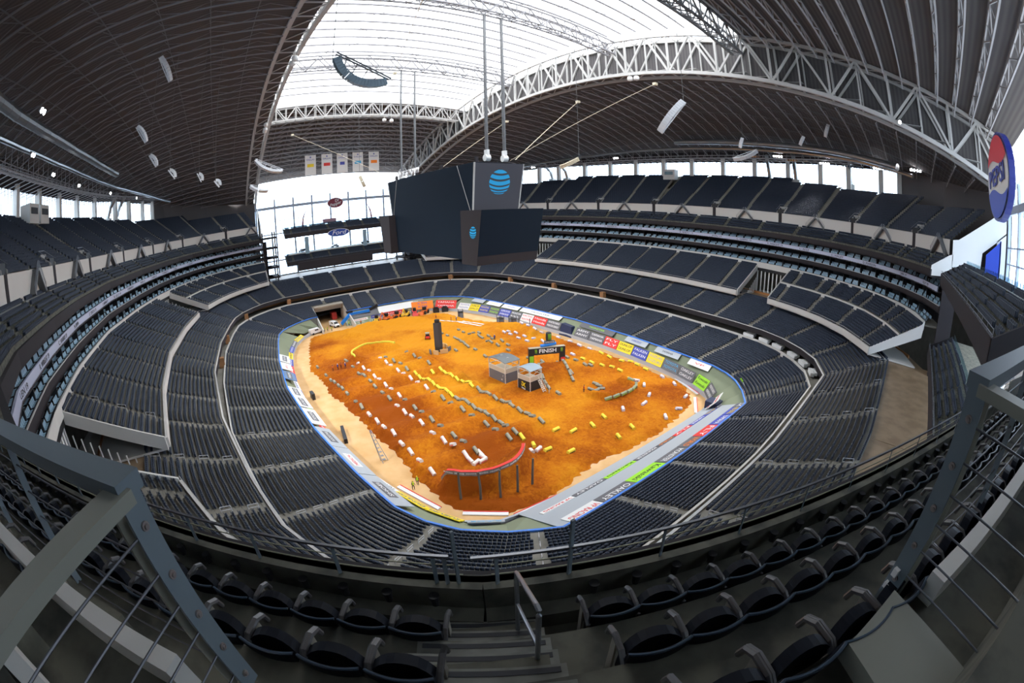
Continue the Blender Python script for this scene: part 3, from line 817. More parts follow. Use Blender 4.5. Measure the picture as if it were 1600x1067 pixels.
# ------------------------------------------------------------------ signs
def oval_sign(name, c, a, b, u, v, thick, rim, fill, label):
    r = empty(name, c, label=label, cat='sign'); u = Vector(u); v = Vector(v); n = u.cross(v).normalized()
    def disc(ra, rb, off, m, nm, th):
        mb = MB(); N = 36; P = [u * ra * math.cos(t * 2 * PI / N) + v * rb * math.sin(t * 2 * PI / N) for t in range(N)]
        mb.add([tuple(p + n * off) for p in P] + [tuple(p + n * (off - th)) for p in P],
               [tuple(range(N)), tuple(range(2 * N - 1, N - 1, -1))] + [(i, (i + 1) % N, (i + 1) % N + N, i + N) for i in range(N)])
        return mb.build(nm, m, r)
    disc(a, b, 0, rim, 'rim', thick); disc(a * .93, b * .9, .06, fill, 'face', .05)
    return r, u, v, n
r, u, v, n = oval_sign('oval_sign', (116.6, -.4, 51.3), 4.2, 2.6, (0, -1, 0), (0, -.0, 1), .5, offwhite, mat('maroon_print', (.22, .02, .05), .5), 'maroon oval sign with white script high on the far glass wall')
text('Dr', 2.0, MW, r, (116.4, -1.2, 52.4), (0, -1, .25), (0, .1, 1), shear=.2, bold=.02, ext=.05); text('Pepper', 2.3, MW, r, (116.4, -.4, 50.7), (0, -1, .25), (0, .1, 1), width=6.2, shear=.2, bold=.02, ext=.05)
r, u, v, n = oval_sign('oval_sign', (108.1, .9, 36.4), 5.6, 1.85, (0, -1, 0), (0, 0, 1), .4, offwhite, mat('oval_blue', (.02, .07, .38), .4), 'blue oval sign with white script under the far upper deck')
text('Ford', 3.0, MW, r, (107.9, .9, 36.4), (0, -1, .0), (0, 0, 1), width=7.4, shear=.3, ext=.05)
for y, e in ((13.5, 1), (-16.0, -1)):
    mb = MB(); N = 14; P = []
    for k in range(N + 1):
        t = k / N; ang = math.radians(-10 + 75 * t); P.append((117, y + e * 4.5 * (math.cos(ang) - .2), 41.4 + 8.8 * math.sin(ang)))
    mb.tube(P, [.55 * (1 - .75 * k / N) for k in range(N + 1)], 6)
    tag(mb.build('swoosh_ornament', mat('maroon_print', (.22, .02, .05), .5)), 'curved maroon ornament on the %s of the far deck rail' % ('left' if e > 0 else 'right'), 'sign')
sb = MB().box((116.5, 3.2, 42.6), (.6, 7.0, 2.2)).build('small_scoreboard', mat('maroon_grey', (.35, .2, .25), .6)); tag(sb, 'small maroon and grey board below the oval maroon sign', 'sign')
for y in (17.2, -12.4):
    o = MB().box((108.0, y, 32.4), (.5, 1.9, 8.0)).build('vertical_banner', mat('banner_bluegrey', (.22, .33, .40), .6))
    tag(o, 'tall blue grey banner column in front of the far glass, %s' % ('left one' if y > 0 else 'right one'), 'banner')
# round soft drink sign at the near end
u = (0, 1, 0)
r, uu, vv, n = oval_sign('round_sign', (-115.0, -3.6, 52.6), 8.0, 5.2, (0, 1, 0), (0, 0, 1), .9, mat('sign_rim_blue', (.02, .03, .25), .4), offwhite, 'round red white and blue sign at the right edge under the arch')
def cap(top, m, nm):
    mb = MB(); N = 24; P = []
    for k in range(N + 1):
        x = -1 + 2 * k / N; e = math.sqrt(max(0, 1 - x * x)) * .93
        wv = .22 * math.sin(x * PI) * (-1 if top else -1)
        base = (.34 + wv * .5) if top else (-.34 + wv * .5)
        base = min(e, base) if top else max(-e, base)
        P.append(((x * .93, base), (x * .93, e if top else -e)))
    for k in range(N):
        a, b = P[k], P[k + 1]; mb.add([(.15, q[0] * 8.0, q[1] * 5.2) for q in (a[0], b[0], b[1], a[1])], [(0, 1, 2, 3)])
    mb.build(nm, m, r)
cap(True, mat('sign_red', (.75, .02, .04), .5), 'red_wave'); cap(False, mat('sign_blue', (.01, .05, .5), .5), 'blue_wave')
text('PEPSI', 3.0, MBL, r, (-114.75, -3.6, 52.6), (0, 1, 0), (0, 0, 1), width=11.0, bold=.03, ext=.04)
fb = MB().box((-123.4, -38.3, 43.0), (.3, 0.2, 7.5)).quad((-119.8, -38.2, 38.5), (-123.6, -38.2, 38.5), (-123.6, -38.2, 46.8), (-119.8, -38.2, 43.5)).build('wall_banner', mat('banner_blue', (.01, .05, .45), .5)); tag(fb, 'blue banner panel on the white end wall at the right', 'banner')
# five championship banners
for i, (x0, nm_) in enumerate(((16.8, 0), (9.2, 0), (2.0, 0), (-5.4, 0), (-13.2, 0))):
    r = empty('hanging_banner', (92, x0, 68.2), label='white hanging event banner with a star, %s from the left of five' % ordinal(i), cat='banner', group='five white banners under the far roof')
    MB().box((0, 0, 0), (.15, 5.0, 9.0)).build('cloth', offwhite, r)
    text('DALLAS\nCOWBOYS' if 0 else 'DALLAS', 1.0, MBL, r, (91.85, x0, 70.6), (0, -1, 0), (0, 0, 1), width=3.6)
    s_ = MB(); N = 10; s_.add([(-.12, .55 * math.sin(k * PI / 5) * (1 if k % 2 == 0 else .4), 3.5 + .55 * math.cos(k * PI / 5) * (1 if k % 2 == 0 else .4)) for k in range(N)], [tuple(range(N))]); s_.build('star', MBL, r)
    MB().box((-.12, 0, -.2), (.06, 3.0 if i != 2 else 2.2, 1.4)).build('emblem', [MY, MR, MBL, MCY, MO][i], r)

# ------------------------------------------------------------------ loudspeaker arrays
spk_m = mat('speaker_blue_grey', (.20, .26, .30), .5); spk_w = mat('speaker_white', (.72, .74, .76), .5); spk_t = mat('speaker_tan', (.62, .55, .40), .6)
def speaker_array(p, q, sag, n, w, d, m, label, toward=None, hang=True, group='hanging loudspeaker arrays'):
    p, q = Vector(p), Vector(q); ch = q - p; Lc = ch.length; ud = ch.normalized()
    f = Vector(toward) - (p + q) / 2 if toward else Vector((0, 0, -1))
    f = (f - ud * f.dot(ud)).normalized(); s = ud.cross(f)
    r = empty('speaker_array', p, label=label, cat='loudspeaker', group=group)
    mb = MB(); R_ = (Lc * Lc / 4 + sag * sag) / (2 * sag); A = math.asin(Lc / 2 / R_); cc = Lc / 2 * ud + f * (sag - R_)
    step = 2 * A / n
    for k in range(n):
        a0, a1 = -A + step * (k + .04), -A + step * (k + .96)
        P = []
        for rr in (R_ - d, R_):
            for a in (a0, a1): P.append(cc + (ud * math.sin(a) + f * math.cos(a)) * rr)
        V = [tuple(x - s * w / 2) for x in (P[0], P[1], P[3], P[2])] + [tuple(x + s * w / 2) for x in (P[0], P[1], P[3], P[2])]
        mb.hexa(V)
    mb.build('cabinets', m, r)
    fr = MB(); off = -f * d * 0.9
    for e in (-w * .35, w * .35): fr.beam(off + s * e, Vector(ch) + off + s * e, .14)
    for k in range(1, 5):
        a = -A + 2 * A * k / 5; fr.beam(ch * (k / 5) + off, cc + (ud * math.sin(a) + f * math.cos(a)) * (R_ - d), .09)
    fr.build('frame', m if m is not spk_m else greysteel, r)
    if hang:
        zt_ = (zshell(p.x, p.y) if abs(p.y) > 41 else ztop(p.x, p.y)) - 1.0 - p.z
        mb = MB(); mb.beam((0, 0, 0), (0, 0, zt_), .07); mb.build('cable', greysteel, r)
    return r
CV = Vector(CAMP)
speaker_array((-58.4, 44.6, 59.6), (-58.6, 38.6, 56.6), 1.5, 20, 1.15, .8, spk_m, 'large blue grey curved loudspeaker array hanging close under the skylight', toward=(-55, 25, 20))
speaker_array((-57.5, -19.8, 64.7), (-52.4, -18.2, 58.2), 1.3, 16, 1.3, .8, spk_w, 'white curved loudspeaker array hanging to the right of the video board', toward=(-60, 30, 45))
speaker_array((16.5, 47.4, 60.8), (16.4, 39.7, 57.0), 1.2, 14, 1.2, .7, spk_w, 'white curved loudspeaker array at the foot of the near arch', toward=(10, 35, 30))
speaker_array((22.4, 48.5, 54.8), (22.2, 43.2, 52.8), .8, 10, 1.1, .6, spk_w, 'small white curved loudspeaker array just below the one at the foot of the near arch', toward=(10, 35, 30))
speaker_array((-11.5, -37.1, 56.8), (-7.4, -33.3, 54.2), .8, 10, 1.1, .6, spk_t, 'tan backed loudspeaker array right above the video board corner', toward=(-20, 10, 30))
speaker_array((-55.5, -64.6, 61.4), (-48.5, -62.2, 58.3), 1.0, 12, 1.1, .6, spk_w, 'white curved loudspeaker array above the right upper deck', toward=(-30, -20, 10))
for (a, b), w_ in zip((((-25.2, 69.0, 76.6), (-23.0, 66.6, 72.1)), ((-21.8, 72.8, 65.2), (-20.6, 70.9, 62.1)), ((-19.9, 70.2, 59.8), (-19.3, 68.8, 57.5)), ((-18.7, 66.4, 56.6), (-18.3, 65.1, 54.8)), ((-17.9, 60.6, 55.0), (-17.6, 59.8, 53.3)), ((-17.5, 57.3, 53.2), (-17.3, 56.3, 51.9))), ('topmost and largest', 'second from the top', 'third from the top', 'fourth from the top', 'fifth from the top', 'lowest')):
    speaker_array(a, b, .45, 8, .9, .5, spk_w, 'small white curved loudspeaker column under the dark left roof, ' + w_, toward=(-10, 20, 20), group='small loudspeakers under the left roof')
for a, b, w_ in (((-76.8, -69.0, 70.9), (-75.4, -69.5, 67.2), 'right of all'), ((-51.6, -62.5, 64.9), (-50.6, -62.6, 61.9), 'left of all'), ((-69.1, -68.1, 66.8), (-67.7, -68.2, 64.2), 'in the middle')):
    speaker_array(a, b, .45, 8, .9, .5, spk_w, 'small white loudspeaker column under the right roof, ' + w_, toward=(-40, 0, 10), group='small loudspeakers under the right roof')
speaker_array((21.6, 16.2, 54.6), (21.4, 14.8, 51.2), .4, 8, 1.0, .5, spk_t, 'small tan loudspeaker column left of the video board top', toward=(0, 10, 20))

# ------------------------------------------------------------------ roof services: ducts, catwalk, floodlights
def per_pts(off, zf, side, x0, x1, n=40):
    P = []
    for k in range(n + 1):
        x = x0 + (x1 - x0) * k / n; y = per_y(x) - off; P.append((x, side * y, zf(x, y)))
    return P
for side, nm_ in ((-1, 'far'), (1, 'near left')):
    P = per_pts(17, lambda x, y: zshell(x, y) - 3.4, side, -97, -8 if side < 0 else 40, 30)
    mb = MB(); mb.tube(P, 1.05, 12)
    for k in range(0, len(P) - 1): mb.tube([Vector(P[k]), Vector(P[k]) + (Vector(P[k + 1]) - Vector(P[k])).normalized() * .3], 1.12, 12)
    tag(mb.build('air_duct', duct, smooth=False), 'fat metal air duct running under the %s roof' % nm_, 'duct')
    P = per_pts(11.5, lambda x, y: zshell(x, y) - 3.2, side, -102, 96, 50)
    mb = MB(); mb.tube(P, .6, 10); tag(mb.build('air_duct', duct), 'slimmer metal air duct along the %s outer edge of the roof' % nm_, 'duct')
    cw = MB(); P = per_pts(7.5, lambda x, y: 64.6, side, -110, 104, 64)
    for a, b in zip(P[:-1], P[1:]):
        a, b = Vector(a), Vector(b); up = Vector((0, 0, 1.1)); dn = Vector((0, 0, -.9)); o_ = Vector((0, -side * 1.2, 0))
        cw.beam(a, b, .3); cw.beam(a + o_, b + o_, .3); cw.beam(a + up, b + up, .12); cw.beam(a + o_ + up, b + o_ + up, .12)
        cw.beam(a, a + up, .1); cw.beam(a + o_, a + o_ + up, .1); cw.beam(a, b + o_, .12); cw.beam(a + dn + o_, b + o_, .12); cw.beam(a + dn + o_, b + dn + o_, .22)
        cw.beam(a + o_ + dn, Vector((a.x, side * (per_y(a.x) + .5), 63.2)), .16); cw.beam(a + up, Vector((a.x, a.y, zshell(a.x, a.y))), .12)
    tag(cw.build('catwalk', rib_l), 'lattice catwalk ringing the %s upper deck under the roof edge' % nm_, 'catwalk')
for (x, y, z) in ((-78.5, -96, 64.5), (-56, -100, 66), (-44, -103.5, 66), (62, 99, 66), (72, 98, 66), (62, -99, 64), (72, -98, 64)):
    s = 1 if y > 0 else -1
    mb = MB(); mb.tube([(x, y, z), (x + .5, s * (abs(y) + 3.5), 61.5), (x + .5, s * (abs(y) + 5.0), 57.5)], .75, 10)
    tag(mb.build('air_duct', duct), 'down pipe of the air duct dropping to the %s upper deck near x %s' % ('left' if s > 0 else 'right', 'window box %d' % int(abs(x))) if 0 else 'bent duct dropping from the %s roof edge to a box, %s' % (('left', 'nearer one' if x < 65 else 'farther one') if s > 0 else ('right', {-78.5: 'nearest', -56: 'second nearest', -44: 'third nearest', 62: 'fourth', 72: 'farthest'}[x])), 'duct', 'bent ducts at the windows')
    mb = MB(); mb.box((x + .5, s * (abs(y) + 5.0), 56.5), (3.2, 2.6, 2.6)); tag(mb.build('duct_box', pale), 'pale box on the top row of the %s upper deck, %s' % (('left', 'nearer one' if x < 65 else 'farther one') if s > 0 else ('right', {-78.5: 'nearest', -56: 'second nearest', -44: 'third nearest', 62: 'fourth', 72: 'farthest'}[x])), 'box', 'duct boxes')
for nm_, x, y in (('far', 2.6, -107.8), ('left', 4.5, 107.8), ('left', -2.6, 107.8)):
    r = empty('camera_booth', (x, y, 56), label='pale camera booth, top row of the %s upper deck%s' % (nm_, '' if nm_ == 'far' else (', right one of the pair' if x > 0 else ', left one of the pair')), cat='booth')
    MB().box((0, 0, 2.0), (5.8, 3.2, 4.4)).build('housing', pale, r); MB().box((0, -1.65 * (1 if y > 0 else -1), 2.6), (4.2, .12, 1.4)).build('window', darker if y > 0 else frosted, r)
lamp_m = mat('lamp_glow', (1, 1, 1), .5, emit=((1.0, .96, 1.0), 60))
def flood(loc, rz, n, label, lit=True):
    r = empty('floodlight_bank', loc, rz, label, 'floodlight', 'floodlights on the catwalk')
    h = MB(); l = MB()
    for k in range(n):
        x = (k - (n - 1) / 2) * 1.0
        h.tube([(x, .35, .2), (x, -.1, 0)], [.18, .40], 10); l.tube([(x, -.11, -.01), (x, -.13, -.02)], .36, 10)
    h.box((0, .1, .5), (n, .15, .15)); h.build('lamp_housing', greysteel, r); l.build('lamp_glass', lamp_m if lit else frosted, r)
for i, (x, y, z, n, lit) in enumerate(((-49.9, -100, 65.3, 4, 1), (-68.7, -98, 63.6, 4, 1), (-89.7, -89, 62.8, 4, 1), (-103, -80, 62.6, 4, 1), (27.6, -101, 65.6, 3, 1), (75, -92, 63.6, 3, 1), (-58, -99, 64.0, 8, 0), (-80, -93, 62.8, 8, 0), (-38, -101, 65.0, 8, 0))):
    flood((x, y, z), PI, n, 'bank of %s floodlights on the right catwalk, %s in the list along it' % ('lit' if lit else 'unlit', ordinal(i)), lit)
for i, (x, y, z) in enumerate(((-49.3, 82, 63.0), (-30, 93, 63.4), (-10, 97, 63.4), (12, 98, 63.4), (40, 96, 63.3), (66, 92, 63))):
    flood((x, y, z), 0, 2, 'bank of lit floodlights on the left catwalk, %s from the left' % ordinal(i))
flood((-99.8, -38.8, 65.8), PI, 1, 'single bright lamp on the far arch near its right foot')
for i, (x, y, z) in enumerate(((-32.0, -39.2, 79.6), (-29.8, -39.2, 79.8), (48, 41.5, 77.2), (50, 41.5, 77.0), (46, 41.5, 78.4), (-5, 40.8, 80.8), (-8, 40.8, 80.8), (59, -6, 81.2), (59, -9, 81.0))):
    mb = MB(); mb.lathe((x, y, z - .9), [(.1, -.8), (.7, -.5), (.85, 0), (.7, .5), (.1, .8)], 12); mb.beam((x, y, z), (x, y, z + .9), .08)
    tag(mb.build('globe_antenna', offwhite, smooth=True), 'round white dome hanging from the %s, %s of its cluster' % (('far arch', ordinal(i)) if i < 2 else (('near arch', ordinal(i - 2)) if i < 7 else ('far cross truss', ordinal(i - 7)))), 'dome', 'white domes on the roof trusses')
for p, q in (((-20, -6, 53.5), (-38, -39, 76)), ((-22, -6, 53.5), (-10, -39, 75)), ((20, -6, 53.5), (24, -38, 74)), ((-45.8, 28.5, 76), (24, 4, 88)), ((24, 6, 54), (60, 30, 76))):
    r = MB().beam(p, q, .12); r.box(q, (1.0, 1.0, .7)); tag(r.build('guy_cable', spk_t), 'thin tan guy cable rising from the video board, %s' % ['longest to the far arch', 'shorter to the far arch', 'hidden far one', 'steep one over the board', 'one toward the far end'][len([_o for _o in C.objects if _o.name.startswith('guy_cable')]) - 1], 'cable', 'guy cables of the video board')
# perimeter rooftop vomitories of the upper deck
U1f = U1_Q
def on_poly(q, s):
    Ls = poly_len(q, False)
    for i in range(len(q) - 1):
        if Ls[i] <= s <= Ls[i + 1]:
            t = (s - Ls[i]) / (Ls[i + 1] - Ls[i]); a, b = q[i], q[i + 1]
            x, y = a[0] + (b[0] - a[0]) * t, a[1] + (b[1] - a[1]) * t
            return x, y, math.atan2(b[1] - a[1], b[0] - a[0])
    return None
vom = None; stair = None
for sx, sy in ALLQ:
    side = ('left' if sy > 0 else 'right') + (' far half' if sx > 0 else ' near half')
    for k in range(6):
        for kind in ('vom', 'stair'):
            s = (14 * 2 * k + (0 if kind == 'vom' else 14))
            if sy < 0 and False: pass
            g = on_poly(U1_Q, s + (0.0 if s else 0.01))
            if not g: continue
            x, y, a = g
            if sx < 0 and sy > 0 and x > 84: continue
            if sx < 0 and k == 0 and kind == 'vom': continue
            ang = a if (sx > 0 and sy > 0) else (PI - a if sx < 0 and sy > 0 else (-a if sx > 0 else PI + a))
            # local x along the wall, local y outward
            if sy > 0: rz = ang if sx > 0 else PI - a + PI
            else: rz = ang + PI if sx > 0 else a + PI - 0
            if kind == 'vom':
                if vom is None:
                    vom = empty('portal', (0, 0, 0), cat='portal')
                    b_ = MB(); b_.box((0, 2.2, 2.0), (3.0, .3, .7)); b_.hexa([(-1.5, 0, 0), (-1.3, 0, 0), (-1.3, 2.3, 0), (-1.5, 2.3, 0), (-1.5, 0, .6), (-1.3, 0, .6), (-1.3, 2.3, 2.2), (-1.5, 2.3, 2.2)]); b_.hexa([(1.3, 0, 0), (1.5, 0, 0), (1.5, 2.3, 0), (1.3, 2.3, 0), (1.3, 0, .6), (1.5, 0, .6), (1.5, 2.3, 2.2), (1.3, 2.3, 2.2)]); b_.build('surround', mat('portal_grey', (.36, .35, .33), .7), vom)
                    MB().box((0, .1, -1.6), (1.3, .5, 3.4)).build('column', dark, vom)
                    MB().box((0, 1.2, .7), (2.6, 1.9, 1.3)).build('opening', darker, vom)
                    rr = MB()
                    for e in (-1.6, 1.6): rr.beam((e, 0, 1.2), (e, 2.5, 3.0), .06)
                    rr.beam((-1.6, 2.5, 3.0), (1.6, 2.5, 3.0), .06); rr.build('rail', railsteel, vom); o = vom
                else: o = copy_tree(vom)
            else:
                if stair is None:
                    stair = empty('forked_stair', (0, 0, 0), cat='stair')
                    b_ = MB()
                    for e in (-1, 1): b_.hexa([(e * p[0], p[1], p[2]) for p in ((.3, -1.2, -.4), (3.1, -1.2, -3.3), (3.1, 0, -3.3), (.3, 0, -.4), (.3, -1.2, .1), (3.4, -1.2, -3.1), (3.4, 0, -3.1), (.3, 0, 0))])
                    b_.box((0, -.6, -.15), (.9, 1.2, .4)); b_.build('flight', greysteel, stair)
                    rr = MB()
                    for e in (-1, 1):
                        for h in (.5, 1.0): rr.beam((e * .3, -1.2, .0 + h), (e * 3.5, -1.2, -3.1 + h), .07)
                        rr.beam((e * .3, -1.2, 0), (e * .3, -1.2, 1.0), .07); rr.beam((e * 3.4, -1.2, -3.1), (e * 3.4, -1.2, -2.1), .07)
                    rr.build('rail', railsteel, stair); o = stair
                else: o = copy_tree(stair)
            # orientation: build from the outward normal
            tx, ty = sx * math.cos(a), sy * math.sin(a); nx, ny = -sx * 0 , 0
            onx, ony = (-math.sin(a)) * sx, math.cos(a) * sy          # outward normal mirrored
            rz = math.atan2(ony, onx) - PI / 2
            o.location = (sx * x, sy * y, 44.5); o.rotation_euler = (0, 0, rz)
            tag(o, ('entry portal of the upper deck, %s from the middle, %s' if kind == 'vom' else 'forked stair on the upper deck wall, %s from the middle, %s') % (ordinal(k), side), 'portal' if kind == 'vom' else 'stair', 'entry portals of the upper deck' if kind == 'vom' else 'forked stairs of the upper deck')

# ------------------------------------------------------------------ suite chairs, ribbon names
suite = MB(); sback = MB()
for sx, sy in ALLQ:
    for Q, z, o_ in ((C1_Q, 27.62, .75), (S2_Q, 31.12, .7), (S1_Q, 34.75, .7)):
        for row in (0, 1):
            q = offset(Q, o_ + row * 1.0); LL = poly_len(q, False)[-1]; s = .8
            while s < LL - .8:
                g = on_poly(q, s)
                if g and (int(s / .62) % 5 != 4):
                    x, y, a = g; cs, sn = math.cos(a), math.sin(a)
                    def T(u_, v_): return (sx * (x + cs * u_ - sn * v_), sy * (y + sn * u_ + cs * v_))
                    zz = z + row * .5
                    # seat and back, pale sheen painted on the faces to the field
                    suite.add([(*T(-.27, -.25), zz + .45), (*T(.27, -.25), zz + .45), (*T(.27, .2), zz + .45), (*T(-.27, .2), zz + .45), (*T(-.27, .28), zz + 1.0), (*T(.27, .28), zz + 1.0)], [(0, 1, 2, 3), (3, 2, 5, 4)])
                    sback.add([(*T(-.27, .3), zz + .3), (*T(.27, .3), zz + .3), (*T(.27, .36), zz + 1.0), (*T(-.27, .36), zz + 1.0), (*T(-.27, -.26), zz + .2), (*T(.27, -.26), zz + .2), (*T(.27, -.26), zz + .43), (*T(-.27, -.26), zz + .43)], [(0, 1, 2, 3), (4, 5, 6, 7)])
                s += .62
        # dividers
        LL = poly_len(Q, False)[-1]; s = 3
        while s < LL - 2:
            g = on_poly(offset(Q, 2.0), s)
            if g:
                x, y, a = g
                sback.box((sx * x, sy * y, z + 1.3), (.25, 2.6, 2.2), rz=math.atan2(sy * math.sin(a), sx * math.cos(a)))
            s += 6.2
o = suite.build('suite_chairs', suite_sheen); tag(o, 'pale blue upholstered chairs packed along the three suite balconies', 'chairs', None, 'stuff')
o = sback.build('suite_partitions', darker); tag(o, 'dark chair backs and low partitions of the suite balconies', 'partitions', None, 'stuff')
names = ['B. LILLY', 'D. MEREDITH', 'D. PERKINS', 'C. HOWLEY', 'M. RENFRO', 'R. STAUBACH', 'T. LANDRY', 'T. DORSETT', 'R. WHITE', 'B. HAYES', 'T. AIKMAN', 'E. SMITH', 'M. IRVIN', 'C. HARRIS', 'R. WRIGHT', 'L. ALLEN', 'C. HALEY', 'D. PEARSON', 'G. ANDRIE']
ri = empty('ribbon_names', (0, 0, 34.6), label='dark player names printed around the pale suite ribbon', cat='lettering')
for sy in (1, -1):
    k = 0
    for sx in (1, -1):
        LL = poly_len(S1_Q, False)[-1]; s = 6.0
        while s < LL - 6:
            x, y, a = on_poly(S1_Q, s)
            tx, ty = sx * math.cos(a), sy * math.sin(a); onx, ony = -sx * math.sin(a), sy * math.cos(a)
            # reading direction seen from the field: right hand when looking outward
            rx, ry = ony, -onx
            text(names[k % len(names)] + ' 19', .8, MK, ri, (sx * x - onx * .03, sy * y - ony * .03, 34.62), (rx, ry, 0), (0, 0, 1), width=6.0, ext=.01)
            s += 12.5; k += 1
# club gap glazing
gp = MB(); gc = MB()
for sx, sy in ALLQ:
    a, b = (48.4, 83.9), (61.0, 81.0)
    gc.hexa([(sx * p[0], sy * p[1], z) for z in (25.2, 28.0) for p in (a, b, (b[0], b[1] + .5), (a[0], a[1] + .5))])
    for k in range(9):
        t = k / 8; gp.box((sx * (48.4 + 12.4 * t), sy * (84.5 - 2.9 * t), 21.6), (.35, .35, 7.4))
        h_ = .1 + 5.6 * k / 8; gp.box((sx * 48.9, sy * (73 + 1.25 * k), 18 + h_ / 2), (.16, .16, h_)); gp.box((sx * 59.9, sy * (69.5 + 1.3 * k), 18 + h_ / 2), (.16, .16, h_))
structure(gc, 'trim_10', darker, 'black panels over the gaps in the club level'); structure(gp, 'trim_11', offwhite, 'white posts in the gaps of the club level')
gf = MB()
for sx, sy in ALLQ: gf.hexa([(sx * p[0], sy * p[1], z) for z in (17.6, 18.0) for p in ((48, 76), (60, 74), (62, 88), (48, 90))])
structure(gf, 'floor_club_gap', pale)
cr = MB()
for sx, sy in ALLQ:
    for q0, z in ((C2c, 19.95), (C2e, 19.95)):
        q = offset(q0, -.2)
        for i in range(len(q) - 1): cr.beam((sx * q[i][0], sy * q[i][1], z + .5), (sx * q[i + 1][0], sy * q[i + 1][1], z + .5), .06)
    for nm_, Q_, z0_, z1_ in (('c', [C2c[-1], C1c[-1]], 19.7, 27.0), ('e', [C2e[0], C1e[0]], 19.7, 27.2)):
        a, b = Q_
        d = .3 if nm_ == 'c' else -.3
        cr.hexa([(sx * a[0], sy * a[1], 18.3), (sx * b[0], sy * b[1], 25.2), (sx * (b[0] + d), sy * b[1], 25.2), (sx * (a[0] + d), sy * a[1], 18.3), (sx * a[0], sy * a[1], z0_ + .5), (sx * b[0], sy * b[1], z1_), (sx * (b[0] + d), sy * b[1], z1_), (sx * (a[0] + d), sy * a[1], z0_ + .5)])
structure(cr, 'trim_12', pale, 'pale end walls of the club sections')

# ------------------------------------------------------------------ field level: floor, dirt track
ply = mat('plywood_floor', (0.62, 0.36, 0.14), 0.8, noise=(0.25, (0.72, 0.46, 0.22), 0.35, 0.65))
fl = MB()
W_Q = [(0, 42.4), (15, 42.1), (30, 40.6), (44, 38.2), (54, 35.0), (58.6, 32.6), (61.5, 28.4), (62.4, 24), (62.4, 0)]
for sx, sy in ALLQ:
    for i in range(len(W_Q) - 1):
        a, b = W_Q[i], W_Q[i + 1]; fl.add([(0, 0, 0), (sx * a[0] * 1.02, sy * a[1] * 1.02, 0), (sx * b[0] * 1.02, sy * b[1] * 1.02, 0)], [(0, 1, 2)])
fl.quad((60, -40, -.01), (84, -40, -.01), (84, 40, -.01), (60, 40, -.01))
structure(fl, 'floor', ply, 'ochre plywood floor around the dirt')
OUTL = [(60.6,28.4),(50.2,31.3),(35.1,34.1),(23.7,36.3),(16.7,35.5),(9.3,35.0),(2.0,35.7),(-4.7,34.2),(-9.0,34.4),(-14.9,33.4),(-25.0,33.3),(-31.5,32.3),(-40.0,32.5),(-42.4,32.9),(-47.5,32.3),(-50.9,32.4),(-52.8,32.3),(-54.9,31.5),(-57.5,29.2),(-59.7,26.3),(-60.5,23.8),(-60.7,21.2),(-60.7,18.7),(-60.2,13.8),(-58.8,7.2),(-58.9,3.1),(-59.9,-1.8),(-60.1,-4.6),(-60.2,-10.9),(-59.0,-19.9),(-58.0,-26.3),(-56.4,-29.5),(-51.0,-35.3),(-46.1,-37.2),(-41.2,-37.0),(-38.1,-37.3),(-32.8,-38.7),(-27.7,-38.4),(-22.3,-38.9),(-18.4,-38.6),(-9.4,-38.9),(1.7,-39.3),(13.5,-39.6),(21.6,-39.4),(30.5,-35.1),(37.9,-31.3),(48.1,-29.3),(56.2,-28.8),(60.6,-24.3),(60.9,-14.7),(59.6,-7.3),(61.4,1.0),(63.0,10.6),(63.2,18.7),(62.0,24.4)]
def inside(x, y, P=OUTL):
    c = False; n = len(P); j = n - 1
    for i in range(n):
        xi, yi = P[i]; xj, yj = P[j]
        if (yi > y) != (yj > y) and x < (xj - xi) * (y - yi) / (yj - yi) + xi: c = not c
        j = i
    return c
def edge_dist(x, y, P=OUTL):
    best = 1e9; n = len(P)
    for i in range(n):
        ax, ay = P[i]; bx, by = P[(i + 1) % n]; dx, dy = bx - ax, by - ay
        t = max(0, min(1, ((x - ax) * dx + (y - ay) * dy) / (dx * dx + dy * dy)))
        d = math.hypot(x - ax - dx * t, y - ay - dy * t)
        if d < best: best = d
    return best
def sm(a, b, x):
    t = max(0.0, min(1.0, (x - a) / (b - a))); return t * t * (3 - 2 * t)
def bump(x, y, cx, cy, rx, ry, h):
    d = ((x - cx) / rx) ** 2 + ((y - cy) / ry) ** 2
    return h * math.exp(-d)
def arc_berm(x, y, cx, cy, R, a0, a1, h, w_in=3.5, w_out=1.2):
    """banked turn: ridge on a circle of radius R between angles a0..a1 (degrees)"""
    a = math.degrees(math.atan2(y - cy, x - cx)); r = math.hypot(x - cx, y - cy)
    mid = (a0 + a1) / 2; da = (a - mid + 180) % 360 - 180; half = (a1 - a0) / 2
    e = sm(half + 14, half - 4, abs(da))
    d = r - R
    f = sm(-w_in, 0, d) if d < 0 else sm(w_out, 0.0, d)
    return h * f * e
